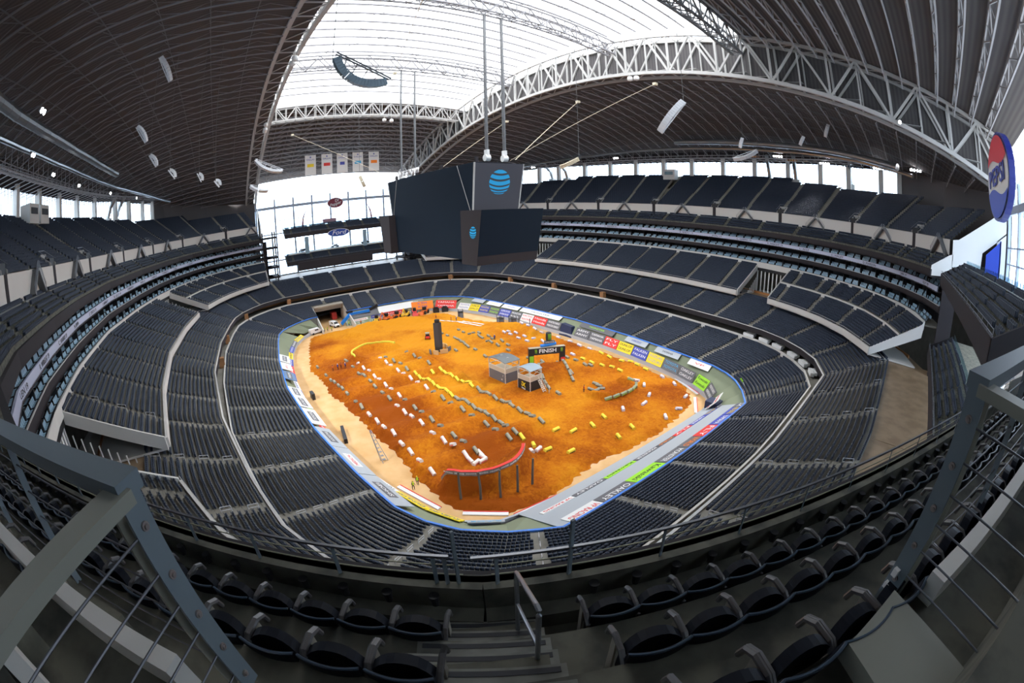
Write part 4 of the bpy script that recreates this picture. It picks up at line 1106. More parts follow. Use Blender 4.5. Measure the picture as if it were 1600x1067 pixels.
def height(x, y):
    h = 0.55
    # rhythm lanes running along x
    if 2.2 < y < 33:
        k = sm(2.2, 3.2, y) * sm(33, 31.5, y) * sm(-47, -43, x) * sm(24, 17, x)
        A = 0.62
        if y > 23.2: A = 0.45
        h += k * (A + A * math.cos(2 * math.pi * (x - 6.6) / 7.95 + (0.8 if y > 23.2 else 0)))
    h += arc_berm(x, y, -45.3, 22.4, 8.6, 118, 238, 3.0, 5.0, 2.6)
    h += arc_berm(x, y, 22.5, 14.6, 8.0, -70, 100, 1.5, 5.0, 2.4)
    h += arc_berm(x, y, -38.5, -19.6, 6.2, 95, 275, 1.3, 3.0, 1.6)
    h += arc_berm(x, y, 14.0, -29.0, 8.6, -160, -20, 1.7, 5.0, 2.0)
    h += arc_berm(x, y, 44.0, 0.0, 17.0, -60, 70, 1.3, 9.0, 3.0)
    # finish line jump: rises away from the camera, then lands
    ax, ay = 0.905, -0.425
    u = (x + 31.0) * ax + (y + 11.9) * ay; v = -(x + 31.0) * ay + (y + 11.9) * ax
    lat = sm(4.8, 3.4, abs(v))
    h += lat * 2.6 * sm(0, 8.5, u) * sm(14.0, 10.0, u)
    # far jumps
    for cx, hh in ((-33, 0.7), (-21, 1.1), (-8, 1.0), (1, 1.1), (27, .5)):
        h += bump(x, y, cx, -33.5, 2.6, 4.0, hh)
    for cx, hh in ((-12, 1.0), (-2, .9), (8, 1.1), (19, .9)):
        h += bump(x, y, cx, -19.5, 2.4, 5.0, hh)
    for cx, hh in ((4, .9), (13, .8), (22, .6)):
        h += bump(x, y, cx, -10.5, 2.6, 2.4, hh)
    h += 0.10 * math.sin(x * 0.9 + 1.3 * math.sin(y * 0.35)) * math.cos(y * 0.8) + 0.05 * math.sin(x * 2.3 + y * 1.7)
    return h
def ground(x, y):
    if not inside(x, y): return 0.02
    return 0.02 + height(x, y) * sm(0, 1.6, edge_dist(x, y))

NX, NY = 322, 196
X0_, X1_, Y0_, Y1_ = -62.0, 64.5, -41.0, 37.0
gx = np.linspace(X0_, X1_, NX); gy = np.linspace(Y0_, Y1_, NY)
tv_ = []; tidx = -np.ones((NX, NY), int); tf = []
for i, x in enumerate(gx):
    for j, y in enumerate(gy):
        ins = inside(x, y); e = edge_dist(x, y)
        e = (e if ins else -e) + .45 * math.sin(x * 1.9 + 2 * math.sin(y * .9)) * math.sin(y * 1.6 + 1.5 * math.sin(x * .7))
        if e > -1.3:
            w = sm(0, 1.7, e)
            z = (0.02 if e > 0 else .02 + e * .35) + height(x, y) * w + 0.05 * math.sin(x * 5.1 + math.sin(y * 3.3) * 2) * math.cos(y * 4.3) * w
            tidx[i, j] = len(tv_); tv_.append((x, y, z))
for i in range(NX - 1):
    for j in range(NY - 1):
        q = (tidx[i, j], tidx[i + 1, j], tidx[i + 1, j + 1], tidx[i, j + 1])
        if min(q) >= 0: tf.append(tuple(int(v) for v in q))
me = bpy.data.meshes.new('dirt_track'); me.from_pydata(tv_, [], tf)
dirt = bpy.data.materials.new('orange_dirt'); dirt.use_nodes = True
nt = dirt.node_tree; b = nt.nodes['Principled BSDF']; b.inputs['Roughness'].default_value = .95; b.inputs['Specular IOR Level'].default_value = .1
g = nt.nodes.new('ShaderNodeTexCoord'); n1 = nt.nodes.new('ShaderNodeTexNoise'); n1.inputs['Scale'].default_value = .06; n1.inputs['Detail'].default_value = 8
n2 = nt.nodes.new('ShaderNodeTexNoise'); n2.inputs['Scale'].default_value = 1.2; n2.inputs['Detail'].default_value = 8; n2.inputs['Distortion'].default_value = 1.2
nt.links.new(g.outputs['Object'], n1.inputs[0]); nt.links.new(g.outputs['Object'], n2.inputs[0])
cr_ = nt.nodes.new('ShaderNodeValToRGB'); cr_.color_ramp.elements[0].position = .36; cr_.color_ramp.elements[0].color = (.27, .06, .004, 1)
cr_.color_ramp.elements[1].position = .68; cr_.color_ramp.elements[1].color = (.62, .25, .012, 1)
_e = cr_.color_ramp.elements.new(.50); _e.color = (.46, .135, .006, 1)
ad = nt.nodes.new('ShaderNodeMath'); ad.operation = 'MULTIPLY_ADD'; ad.inputs[1].default_value = .35
nt.links.new(n2.outputs[0], ad.inputs[0]); sb_ = nt.nodes.new('ShaderNodeMath'); sb_.operation = 'SUBTRACT'; sb_.inputs[1].default_value = .17
nt.links.new(n1.outputs[0], ad.inputs[2]); nt.links.new(ad.outputs[0], sb_.inputs[0])
# dirt colour shifts darker and redder near the left and near corner, yellower beyond
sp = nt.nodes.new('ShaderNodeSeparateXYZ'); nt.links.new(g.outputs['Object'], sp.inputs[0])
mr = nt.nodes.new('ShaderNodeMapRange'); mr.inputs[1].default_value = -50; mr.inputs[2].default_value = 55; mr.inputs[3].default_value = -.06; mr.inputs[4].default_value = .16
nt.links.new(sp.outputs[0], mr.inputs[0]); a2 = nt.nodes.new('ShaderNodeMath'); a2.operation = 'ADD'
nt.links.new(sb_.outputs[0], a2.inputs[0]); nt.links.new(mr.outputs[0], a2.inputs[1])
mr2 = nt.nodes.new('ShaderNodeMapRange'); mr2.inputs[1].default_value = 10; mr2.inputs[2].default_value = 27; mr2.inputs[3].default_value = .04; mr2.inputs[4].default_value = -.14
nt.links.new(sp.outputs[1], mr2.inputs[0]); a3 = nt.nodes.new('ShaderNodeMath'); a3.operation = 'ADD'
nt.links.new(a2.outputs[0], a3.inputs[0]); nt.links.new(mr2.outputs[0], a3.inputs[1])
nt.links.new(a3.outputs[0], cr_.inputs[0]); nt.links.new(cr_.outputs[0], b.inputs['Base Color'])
bm_ = nt.nodes.new('ShaderNodeBump'); bm_.inputs['Strength'].default_value = .6; bm_.inputs['Distance'].default_value = .25
nt.links.new(n2.outputs[0], bm_.inputs['Height']); nt.links.new(bm_.outputs[0], b.inputs['Normal'])
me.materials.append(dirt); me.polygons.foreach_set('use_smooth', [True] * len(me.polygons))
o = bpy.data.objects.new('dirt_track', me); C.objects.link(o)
tag(o, 'orange dirt race track with rhythm bumps, banked turns and a finish jump', 'dirt', None, 'stuff')
def gz(x, y): return ground(x, y)

# ------------------------------------------------------------------ padded track blocks
def block_proto(name, m, side_m):
    mb = MB(); l, w, h = .85, .33, .58
    P = []
    for x in (-l, l):
        for y, z in ((-w, 0), (w, 0), (w, h * .7), (w * .6, h), (-w * .6, h), (-w, h * .7)): P.append((x, y, z))
    mb.add(P, [(5, 4, 3, 2, 1, 0), (6, 7, 8, 9, 10, 11)] + [(i, (i + 1) % 6, (i + 1) % 6 + 6, i + 6) for i in range(6)])
    me = bpy.data.meshes.new(name); me.from_pydata(mb.v, [], mb.f); me.materials.append(m)
    mb2 = MB()
    for s in (-1, 1): mb2.quad((-l * .8, s * (w + .012), .06), (l * .8, s * (w + .012), .06), (l * .8, s * (w + .012), .22), (-l * .8, s * (w + .012), .22))
    me2 = bpy.data.meshes.new(name + '_stripe'); me2.from_pydata(mb2.v, [], mb2.f); me2.materials.append(side_m)
    return me, me2
BL = {'G': block_proto('grey_block', mat('block_grey', (.30, .29, .22), .7), MK), 'R': block_proto('white_block', mat('block_white', (.78, .72, .66), .7), MR),
      'Y': block_proto('yellow_block', mat('block_yellow', (.88, .70, .05), .7), MK), 'W': block_proto('white_block', mat('block_lilac', (.70, .68, .74), .7), mat('block_purple', (.16, .12, .4), .6)),
      'K': block_proto('green_block', mat('block_greengrey', (.30, .32, .20), .7), MG)}
COLN = {'G': 'grey', 'R': 'white and red', 'Y': 'yellow', 'W': 'white and purple', 'K': 'grey green'}
def put_block(kind, x, y, rz, label, group, z=None, tilt=True):
    me1, me2 = BL[kind]
    o = bpy.data.objects.new('track_block', me1); C.objects.link(o)
    d = Vector((math.cos(rz), math.sin(rz), 0)); 
    if tilt:
        za, zb_ = gz(x - d.x * .8, y - d.y * .8), gz(x + d.x * .8, y + d.y * .8)
        d = Vector((d.x * 1.6, d.y * 1.6, zb_ - za)).normalized(); zz = (za + zb_) / 2
    else: zz = z
    n = Vector((0, 0, 1)); s = n.cross(d).normalized(); n = d.cross(s)
    M_ = Matrix((d, s, n)).transposed().to_4x4(); M_.translation = (x, y, zz - .02); o.matrix_world = M_
    tag(o, label, 'track block', group)
    c = bpy.data.objects.new('stripe', me2); C.objects.link(c); c.parent = o
    return o
ROWS = {
'G_lane1': ('G', 'leftmost lane edge, far part', [(23.5,34.0),(14.7,33.4),(9.9,33.2),(7.8,32.7),(4.3,32.5),(2.0,32.1),(-2.9,32.2),(-8.9,31.9),(-12.3,31.6)], 0),
'R_lane1': ('R', 'leftmost lane edge, near part', [(-18.1,31.7),(-20.9,31.0),(-25.3,31.1),(-28.1,30.2),(-33.6,30.8),(-36.5,30.4),(-40.6,30.5),(-44.5,30.2)], 0),
'G_lane2': ('G', 'second row from the left, far part', [(23.7,24.8),(22.0,24.9),(14.4,25.2),(9.7,25.0),(7.7,24.9),(5.4,24.7),(2.2,24.2),(-3.4,24.9),(-7.3,24.4),(-12.1,24.5)], 0),
'R_lane2': ('R', 'second row from the left, near part', [(-17.3,24.7),(-20.7,24.4),(-23.1,23.8),(-27.8,23.8),(-33.4,24.1),(-36.4,23.4),(-39.7,23.2)], 0),
'R_lane3': ('R', 'third row from the left, far part', [(16.3,23.0),(12.1,22.7),(7.4,22.6),(4.0,22.3),(0,22.4),(-3.7,22.1),(-8.0,22.3),(-11.8,21.8)], 0),
'G_lane3': ('G', 'third row from the left, near part', [(-15.6,22.0),(-20.0,21.6),(-23.7,21.7),(-27.5,21.3),(-31.8,21.5),(-35.9,20.9),(-39.9,21.1),(-43.4,20.7)], 0),
'R_lane4': ('R', 'middle row of the rhythm lanes, far part', [(15.9,16.1),(12.3,15.6),(8.0,15.9),(4.0,15.4),(.2,15.4),(-3.7,15.1),(-7.7,15.0),(-11.6,14.5)], 0),
'G_lane4': ('G', 'middle row of the rhythm lanes, near part', [(-15.5,14.6),(-19.5,14.3),(-23.3,14.4),(-27.4,13.8),(-31.7,14.1),(-35.9,13.4),(-39.7,13.8),(-43.2,13.3)], 0),
'G_lane5': ('G', 'fifth row of the rhythm lanes, far part', [(15.2,14.6),(12.2,13.3),(7,13.3),(3.9,12.8)], 0),
'Y_lane5': ('Y', 'yellow chain in the middle lanes', [(-2.4,13.0),(-4.1,12.7),(-5.8,12.3),(-7.5,12.3),(-9.2,12.4),(-10.9,12.2),(-12.6,11.8),(-14.3,11.8),(-16.0,11.9),(-17.7,12.1),(-19.3,11.9)], 0),
'G_lane5b': ('G', 'row continuing the middle yellow chain', [(-21.0,11.5),(-22.7,11.8),(-24.4,11.5),(-26.1,11.6),(-27.8,11.2),(-29.6,10.8),(-31.4,11),(-33.5,11.6),(-35.2,11.1),(-37,10.6),(-39.4,11.2),(-42.6,11.4)], 0),
'G_lane6': ('G', 'right row of the rhythm lanes, far part', [(16.4,7.3),(12.3,6.6),(8.1,6.8),(4.1,5.9)], 0),
'Y_lane6': ('Y', 'yellow chain at the right of the rhythm lanes', [(-3.4,8.6),(-3.2,6.0),(-4.9,5.7),(-6.6,5.9),(-8.3,6.4),(-10.0,6.4),(-11.6,5.9),(-13.2,5.2),(-14.9,4.9),(-16.6,5.3),(-18.3,5.8)], 0),
'G_lane6b': ('G', 'row continuing the right yellow chain', [(-20.0,4.9),(-21.8,5.1),(-23.6,5.5),(-25.3,5.6),(-27.1,5.1),(-28.9,4.3),(-31,4.3),(-33.4,5.2),(-35.3,4.6),(-37.2,4.0),(-39.9,4.9),(-42.4,4.7)], 0),
'G_mid': ('G', 'grey chain right of the dark pillar', [(29.6,-11.9),(24.7,-11.5),(20.4,-12.0),(18.6,-12.0),(16.8,-11.9),(15,-11.4),(13.3,-10.9),(11.6,-10.5),(9.9,-10.5),(4.6,-9.9),(-0.8,-9.8),(9.7,-6.1),(29.2,-18.5),(25.3,-18.1),(20.6,-17.7)], -.1),
'G_mid2': ('G', 'grey chain beyond the white hut', [(20.0,-18.9),(18.8,-20.4),(17.1,-19.2),(15.3,-19.2),(12.1,-21.1),(9.3,-17.4),(7.5,-17.5),(4.9,-18.2),(3.5,-21.1),(-2.0,-17.1),(6.6,-21.0),(15.4,-21.9)], -.1),
'W_far': ('W', 'scattered on the far jumps', [(16.0,-28.7),(15.6,-30.2),(12.3,-28.6),(12.6,-31.1),(7.2,-28.0),(6.9,-30.3),(2.7,-28.0),(2.6,-30.6),(8.5,-36.0),(12.6,-36.5),(16.5,-36.7),(7.2,-37.9),(-1.4,-31.0),(-1.0,-38.0),(-7.3,-37.2),(-11.4,-37.2),(-15.0,-38.0),(-16.0,-29.8)], -.05),
'G_fin': ('G', 'around the finish arch', [(-11.6,-17.0),(-19.3,-14.8),(-15.4,-18.8),(-18.6,-18.4),(-21.0,-18.9),(-20.1,-27.0),(-16.8,-26.8),(-26.5,-18.9),(-33.5,-8.1),(-24.3,-26.4),(-25.6,-27.2)], -.2),
'Y_far': ('Y', 'yellow line on the far right slope', [(-22.2,-35.2),(-24.8,-35.8),(-29.4,-35.8),(-21.1,-28.8),(-24.5,-28.8),(-27.8,-29.4),(-30.6,-30.3),(-34.0,-29.6),(-31.4,-37.4),(-34.5,-36.4),(-37.9,-35.8),(-39.4,-26.9)], -.1),
'W_right': ('W', 'spread along the right hand turn', [(-40.8,-27.9),(-44.1,-26.8),(-48.4,-23.1),(-50.5,-18.4),(-48.9,-12.9),(-44.2,-34.6),(-49.1,-33.0),(-55.1,-28.8),(-57.5,-22.0),(-57.7,-16.6)], None),
'Y_near': ('Y', 'yellow block lining the nearest curve', [(-44.2,11.0),(-47.7,11.0),(-50.6,10.1),(-53.9,7.5),(-46.1,4.1),(-48.6,1.8),(-49.6,-2.6),(-48.6,-7.1),(-56.2,-2.9),(-55.5,-7.9)], None),
'R_u': ('R', 'U shaped group in the nearest turn', [(-43.4,22.9),(-44.9,22.9),(-46.2,22.5),(-46.3,21.2),(-45.4,20.5),(-44.3,20.4)], None),
'R_turn': ('R', 'end of the banked turn barrier', [(-49.5,11.4),(-49.5,12.9)], None),
'G_small': ('G', 'small triangle beside the finish jump', [(-35.4,-18.6),(-36.8,-18.3),(-38.3,-17.5),(-38.2,-15.9),(-36.9,-15.4)], None),
}
RZ = {'W_right': [.2, -.9, -1.1, -1.5, 2.4, -.5, -.7, -1.35, -1.9, 2.4], 'Y_near': [-.15, -.35, -1.4, -1.5, -1.45, -1.55, 2.9, 3.0, 2.7, 2.75],
      'R_u': [0, 0, -1.2, -1.4, .1, 0], 'R_turn': [-1.2, -.4], 'G_small': [.1, .1, .9, 1.6, .1]}
RZ['Y_near'] = [-.1, -.5, -1.5, -1.5, -1.5, -1.5, -.35, -.3, -.45, -.4]
for key, (kind, where, pts, rz) in ROWS.items():
    for i, (x, y) in enumerate(pts):
        a = rz if rz is not None else RZ[key][i]
        put_block(kind, x, y, a, '%s track block, %s, %s of %d' % (COLN[kind], where, ordinal(i), len(pts)), '%s track blocks, %s' % (COLN[kind], where))
def chain(kind, pts, n, where):
    LL = poly_len(pts, False)
    for k in range(n):
        s = LL[-1] * (k + .5) / n
        for i in range(len(pts) - 1):
            if LL[i] <= s <= LL[i + 1]:
                t = (s - LL[i]) / (LL[i + 1] - LL[i]); x = pts[i][0] * (1 - t) + pts[i + 1][0] * t; y = pts[i][1] * (1 - t) + pts[i + 1][1] * t
                put_block(kind, x, y, math.atan2(pts[i + 1][1] - pts[i][1], pts[i + 1][0] - pts[i][0]), '%s track block, %s, %s of %d' % (COLN[kind], where, ordinal(k), n), '%s track blocks, %s' % (COLN[kind], where)); break
chain('K', [(-40.3,-24.9),(-42.8,-25.2),(-44.3,-23.2),(-45.0,-21.0),(-45.2,-19.0),(-44.9,-17.2),(-44.2,-15.5),(-43.0,-13.4)], 8, 'curved wall of the right hand turn')
chain('G', [(-22.5,-19.6),(-24.3,-18.6),(-27.0,-17.2),(-31.0,-15.5)], 5, 'right edge of the finish jump'); chain('G', [(-20.5,-13.0),(-23.2,-11.3),(-26.9,-9.6),(-30.4,-8.3)], 5, 'left edge of the finish jump')
# banners wrapped over the two banked turns
def banner_arc(pts, h, m, name, label, th=.45):
    mb = MB(); N = len(pts)
    for i in range(N - 1):
        a, b = pts[i], pts[i + 1]; za, zb_ = gz(*a) - .1, gz(*b) - .1
        dx, dy = b[0] - a[0], b[1] - a[1]; l = math.hypot(dx, dy); nx, ny = -dy / l * th / 2, dx / l * th / 2
        mb.hexa([(a[0] + nx, a[1] + ny, za), (b[0] + nx, b[1] + ny, zb_), (b[0] - nx, b[1] - ny, zb_), (a[0] - nx, a[1] - ny, za),
                 (a[0] + nx, a[1] + ny, za + h), (b[0] + nx, b[1] + ny, zb_ + h), (b[0] - nx, b[1] - ny, zb_ + h), (a[0] - nx, a[1] - ny, za + h)])
    o = mb.build(name, m); return tag(o, label, 'banner')
arc1 = [(-45.3 + 8.6 * math.cos(math.radians(a)), 22.4 + 8.6 * math.sin(math.radians(a))) for a in range(112, 244, 8)]
ob = banner_arc(arc1, .75, mat('banner_grey_brown', (.28, .24, .22), .6), 'turn_banner', 'grey banner with red edge and repeated white words round the nearest banked turn')
rd = MB()
for a, b in zip(arc1[:-1], arc1[1:]): rd.beam((a[0], a[1], gz(*a) + .68), (b[0], b[1], gz(*b) + .68), .5, .09)
rd.build('red_edge', MR, ob)
for k, a in enumerate(range(122, 240, 12)):
    ca, sa = math.cos(math.radians(a)), math.sin(math.radians(a)); x, y = -45.3 + 8.86 * ca, 22.4 + 8.86 * sa
    text('ARENACROSS' if k % 2 else 'MAXXIS', .34, MW, ob, (x, y, gz(x - .26 * ca, y - .26 * sa) + .3), (-sa, ca, 0), (0, 0, 1), width=1.55)
arc2 = [(22.5 + 8.0 * math.cos(math.radians(a)), 14.6 + 8.0 * math.sin(math.radians(a))) for a in range(-66, 104, 8)]
banner_arc(arc2, .55, mat('block_yellow2', (.75, .70, .06), .7), 'turn_banner', 'yellow padded band round the far left banked turn')
log_m = mat('weathered_post', (.12, .10, .08), .8)
for i, (x, y) in enumerate([(-53.3,29.9),(-55.2,27.5),(-56.6,24.8),(-57.1,21.9),(-57.0,18.9)]):
    mb = MB(); z = gz(x, y) - .1; r_ = random.Random(i)
    mb.tube([(x, y, z), (x + r_.uniform(-.1, .1), y, z + 2.4), (x + r_.uniform(-.15, .15), y + r_.uniform(-.1, .1), 5.6)], [.21, .19, .16], 9)
    tag(mb.build('timber_post', log_m), 'dark timber post behind the nearest banked turn, %s from the left' % ordinal(i), 'post', 'timber posts behind the nearest turn')
for i, (x, y) in enumerate([(20.5,-38.5),(15.5,-39.5)]):
    z = gz(x, y); tag(MB().tube([(x, y, z - .1), (x, y, z + 3.6)], .12, 8).build('timber_post', log_m), 'thin dark post by the far banked turn, %s one' % ('left' if i == 0 else 'right'), 'post')

# ------------------------------------------------------------------ finish arch, huts, pillar
fa = empty('finish_arch', (-19.3, -16.8, 0), label='black finish line arch with white FINISH lettering, blue top and green clawed can', cat='arch')
fd = Vector((-.42, -.905, 0)).normalized(); fnv = Vector((-.905, .42, 0)).normalized()
def FA(u, w, z): p = fd * u + fnv * w; return (p.x, p.y, z)
def fbox(u0, u1, w0, w1, z0, z1, mb=None):
    mb = mb or MB(); mb.hexa([FA(u0, w0, z0), FA(u1, w0, z0), FA(u1, w1, z0), FA(u0, w1, z0), FA(u0, w0, z1), FA(u1, w0, z1), FA(u1, w1, z1), FA(u0, w1, z1)]); return mb
fbox(-4.8, -3.5, -.6, .6, 1.0, 4.9).build('leg', MK, fa); fbox(3.7, 5.0, -.6, .6, 1.0, 4.9).build('leg', MK, fa)
b_ = MB(); fbox(-4.8, 5.0, -.6, .6, 4.8, 6.6, b_); b_.build('crossbeam', MK, fa)
fbox(-4.8, 5.0, -.62, .62, 6.6, 6.68).build('top_surface', mat('tan_top', (.45, .40, .30), .7), fa)
b_ = MB(); b_.tube([FA(-1.6, 0, 7.0), FA(2.6, 0, 7.4)], .42, 10); b_.build('blue_tube', mat('bright_blue', (.01, .22, .75), .4), fa)
fbox(-.6, 2.2, -.3, .3, 7.6, 8.3).build('name_board', MGR, fa)
c_ = MB(); c_.lathe(FA(.6, 0, 8.3), [(.4, 0), (.75, .15), (.75, 2.0), (.55, 2.25)], 14); c_.build('can', MK, fa)
def claw(c, u, v, s, m, parent, n=3):
    mb = MB(); c = Vector(c); u = Vector(u).normalized(); v = Vector(v).normalized()
    for k in range(n):
        x = (k - (n - 1) / 2) * .36
        P = [(x - .13, 1), (x + .1, 1), (x + .06, .5), (x + .14, .1), (x + .04, -.4), (x + .06, -1), (x - .06, -.5), (x - .02, 0), (x - .08, .5)]
        mb.add([tuple(c + u * a * s + v * b * s) for a, b in P], [tuple(range(len(P)))])
    return mb.build('claw_emblem', m, parent)
bl = Vector(fa.location)
claw(Vector(FA(.6, .80, 9.4)), fd, (0, 0, 1), .85, MG, fa)
text('FINISH', 1.45, MW, fa, bl + Vector(FA(.2, .64, 5.75)), fd, (0, 0, 1), width=4.6, bold=.03)
claw(Vector(FA(-3.0, .64, 5.7)), fd, (0, 0, 1), .6, MG, fa); claw(Vector(FA(4.0, .64, 5.7)), fd, (0, 0, 1), .6, MG, fa)
text('SUPERCROSS', .5, MW, fa, bl + Vector(FA(.8, .32, 7.95)), fd, (0, 0, 1), width=2.4)
fbox(3.75, 4.95, .6, .64, 2.6, 3.6).build('red_patch', MR, fa); fbox(-4.7, -3.6, .6, .64, 2.4, 4.6).build('green_patch', MG, fa)

def hut(loc, rz, lx, ly, h1, h2, label, roof_w, lower, n):
    r = empty('timing_hut', loc, rz, label, 'hut')
    fr = MB()
    for x in (-lx / 2, lx / 2):
        for y in (-ly / 2, ly / 2): fr.box((x, y, h2 / 2), (.18, .18, h2))
    for z in (h1, h1 + 1.1, h2):
        for y in (-ly / 2, ly / 2): fr.box((0, y, z), (lx, .14, .14))
        for x in (-lx / 2, lx / 2): fr.box((x, 0, z), (.14, ly, .14))
    for y in (-ly / 2,):
        fr.beam((-lx / 2, y, h1 + 1.1), (lx / 2, y, h2), .08)
    for s in (-1, 1): fr.beam((s * lx / 2, -ly / 2, 0), (s * lx / 2, ly / 2, h1), .1)
    fr.build('frame', mat('hut_white', (.68, .62, .54), .7), r)
    MB().box((0, 0, h1), (lx, ly, .16)).build('deck', mat('hut_tan', (.50, .44, .34), .7), r)
    w = MB(); w.box((0, -ly / 2 - .06, h1 + .55), (lx, .05, 1.0)); w.box((-lx / 2 - .06, 0, h1 + .55), (.05, ly, 1.0)); w.build('parapet', mat('hut_tan', (.50, .44, .34), .7), r)
    w = MB(); w.box((0, -ly / 2 - .05, h1 / 2), (lx, .08, h1 * .96)); w.box((-lx / 2 - .05, 0, h1 / 2), (.08, ly, h1 * .96)); w.box((lx / 2, 0, h1 / 2), (.08, ly, h1 * .96)); w.box((0, ly / 2, h1 / 2), (lx, .08, h1 * .96)); w.build('lower_walls', lower, r)
    rf = MB(); N = 8
    for k in range(N):
        a, b = k / N, (k + 1) / N
        y0, y1 = -ly / 2 - .2 + (ly + .4) * a, -ly / 2 - .2 + (ly + .4) * b; z0, z1 = h2 + .45 * math.sin(PI * a), h2 + .45 * math.sin(PI * b)
        rf.hexa([(-lx / 2 - .2, y0, z0), (lx / 2 + .2, y0, z0), (lx / 2 + .2, y1, z1), (-lx / 2 - .2, y1, z1), (-lx / 2 - .2, y0, z0 + .12), (lx / 2 + .2, y0, z0 + .12), (lx / 2 + .2, y1, z1 + .12), (-lx / 2 - .2, y1, z1 + .12)])
    rf.build('roof', roof_w, r)
    return r
HV = (-.88, .47)
h1_ = hut((-17.2, -4.6, .55), math.radians(-87), 4.4, 6.4, 2.6, 5.2, 'larger white framed timing hut with a rounded grey roof, left of the pair', mat('hut_roof', (.16, .18, .19), .5), MGR, 6)
h2_ = hut((-26.1, -5.6, .55), math.radians(-85), 3.6, 4.1, 2.5, 5.0, 'smaller white framed timing hut with stairs, right of the pair', mat('hut_roof2', (.30, .38, .44), .5), MK, 5)
def free_text(body, size, m, parent, org, xd, yd, width=None, **k):
    return text(body, size, m, parent, org, xd, yd, width=width, **k)
def world_text_on(root, *a, **k):
    """lettering for a thing whose empty is rotated: place it in world space, then parent without moving"""
    o = text(*a[:3], None, *a[3:], **k); bpy.context.view_layer.update()
    o.parent = root; o.matrix_parent_inverse = Matrix.LocRotScale(root.location, root.rotation_euler, None).inverted()
    return o
world_text_on(h1_, 'OAKLEY', .8, MW, (-17.2, -4.8, 6.25), (-1, 0, 0), (0, -1, 0), width=3.0)
world_text_on(h1_, 'MONSTER ENERGY', .6, MW, (-17.2, -2.45, 2.3), (-1, 0, 0), (0, 0, 1), width=5.2)
world_text_on(h1_, 'SUPERCROSS', .6, MW, (-17.0, -2.42, 1.3), (-1, 0, 0), (0, 0, 1), width=5.0)
world_text_on(h2_, 'SX', 1.5, MY, (-26.0, -3.62, 1.9), (-1, .09, 0), (0, 0, 1), width=2.2, bold=.04)
world_text_on(h2_, 'WORLD', .5, MW, (-26.0, -3.60, .95), (-1, .09, 0), (0, 0, 1), width=2.2)
mbp = MB(); mbp.box((-31.2, -7.3, 1.2), (1.8, .1, 1.2), rz=-.8); tag(mbp.build('leaning_panel', mat('panel_tan', (.45, .42, .36), .7)), 'tan panel standing beside the stairs of the smaller timing hut', 'panel')
st = MB()
for k in range(7): st.box((-28.6 - .28 * k, -6.6, 2.9 - .35 * k), (.3, .9, .08))
st.beam((-28.5, -6.2, 3.9), (-30.5, -6.2, 1.5), .07); st.beam((-28.5, -7.0, 3.9), (-30.5, -7.0, 1.5), .07); st.beam((-28.5, -6.2, 2.9), (-30.5, -6.2, .5), .1); st.beam((-28.5, -7.0, 2.9), (-30.5, -7.0, .5), .1)
tag(st.build('wooden_stair', mat('hut_white', (.68, .62, .54), .7)), 'pale wooden stair going up to the smaller timing hut', 'stair')
# dark screen pillar
pl = empty('screen_pillar', (12.9, -2.0, .4), label='tall dark square screen pillar rising from the dirt', cat='pillar')
MB().box((0, 0, 5.4), (1.75, 1.75, 7.4), rz=.5).build('screens', mat('charcoal_cloth', (.045, .045, .05), .7), pl)
MB().box((0, 0, 1.0), (1.7, 1.7, 1.6), rz=.5).build('base', MK, pl); MB().lathe((0, 0, 9.1), [(.75, 0), (.8, .5), (.8, .9), (.6, 1.0)], 12).build('cap', MK, pl)
box_m = mat('plywood_box', (.58, .38, .17), .75)
for i, (dx, dy, w, rz, m) in enumerate(((-2.9, -.2, 2.4, 1.3, box_m), (-2.2, 2.2, 1.8, .5, box_m), (-1.6, -2.6, 1.9, 2.1, MGR), (.8, -3.1, 2.0, 2.9, box_m), (2.9, -3.0, 2.4, .1, box_m), (-.5, 3.2, 1.6, -.2, MGR))):
    x, y = 12.9 + dx, -2 + dy; o = MB().box((0, 0, .65), (w, .35, 1.3)).build('plywood_panel', m); o.location = (x, y, gz(x, y)); o.rotation_euler = (0, 0, rz)
    tag(o, '%s panel standing round the foot of the dark pillar, %s clockwise' % ('plywood' if m is box_m else 'grey printed', ordinal(i)), 'panel', 'panels around the dark pillar')
# vehicles
def wheels(r, pts, R, w, m=None):
    for x, y in pts: MB().tube([(x, y - w / 2, R), (x, y + w / 2, R)], R, 14).build('wheel', m or darker, r)
def utv(loc, rz):
    r = empty('utility_buggy', loc, rz, 'small black and red utility buggy with a grey roof left of the dark pillar', 'buggy')
    b = MB(); b.hexa([(-1.4, -.7, .45), (1.4, -.7, .45), (1.4, .7, .45), (-1.4, .7, .45), (-1.4, -.7, .95), (1.5, -.6, .85), (1.5, .6, .85), (-1.4, .7, .95)]); b.build('body', MR, r)
    s = MB(); s.box((-.1, 0, 1.0), (.6, 1.2, .5)); s.box((-1.1, 0, 1.05), (.8, 1.3, .3)); s.build('seat', darker, r)
    c = MB()
    for x in (-.6, .75):
        for y in (-.62, .62): c.beam((x, y, .9), (x * .8, y, 1.95), .07)
    c.build('roll_cage', darker, r); MB().box((0, 0, 1.98), (1.4, 1.4, .08)).build('roof', mat('roof_grey', (.3, .36, .33), .5), r)
    wheels(r, [(x, y) for x in (-1.0, 1.05) for y in (-.75, .75)], .36, .28)
utv((27.3, -5.3, gz(27.3, -5.3)), 2.7)
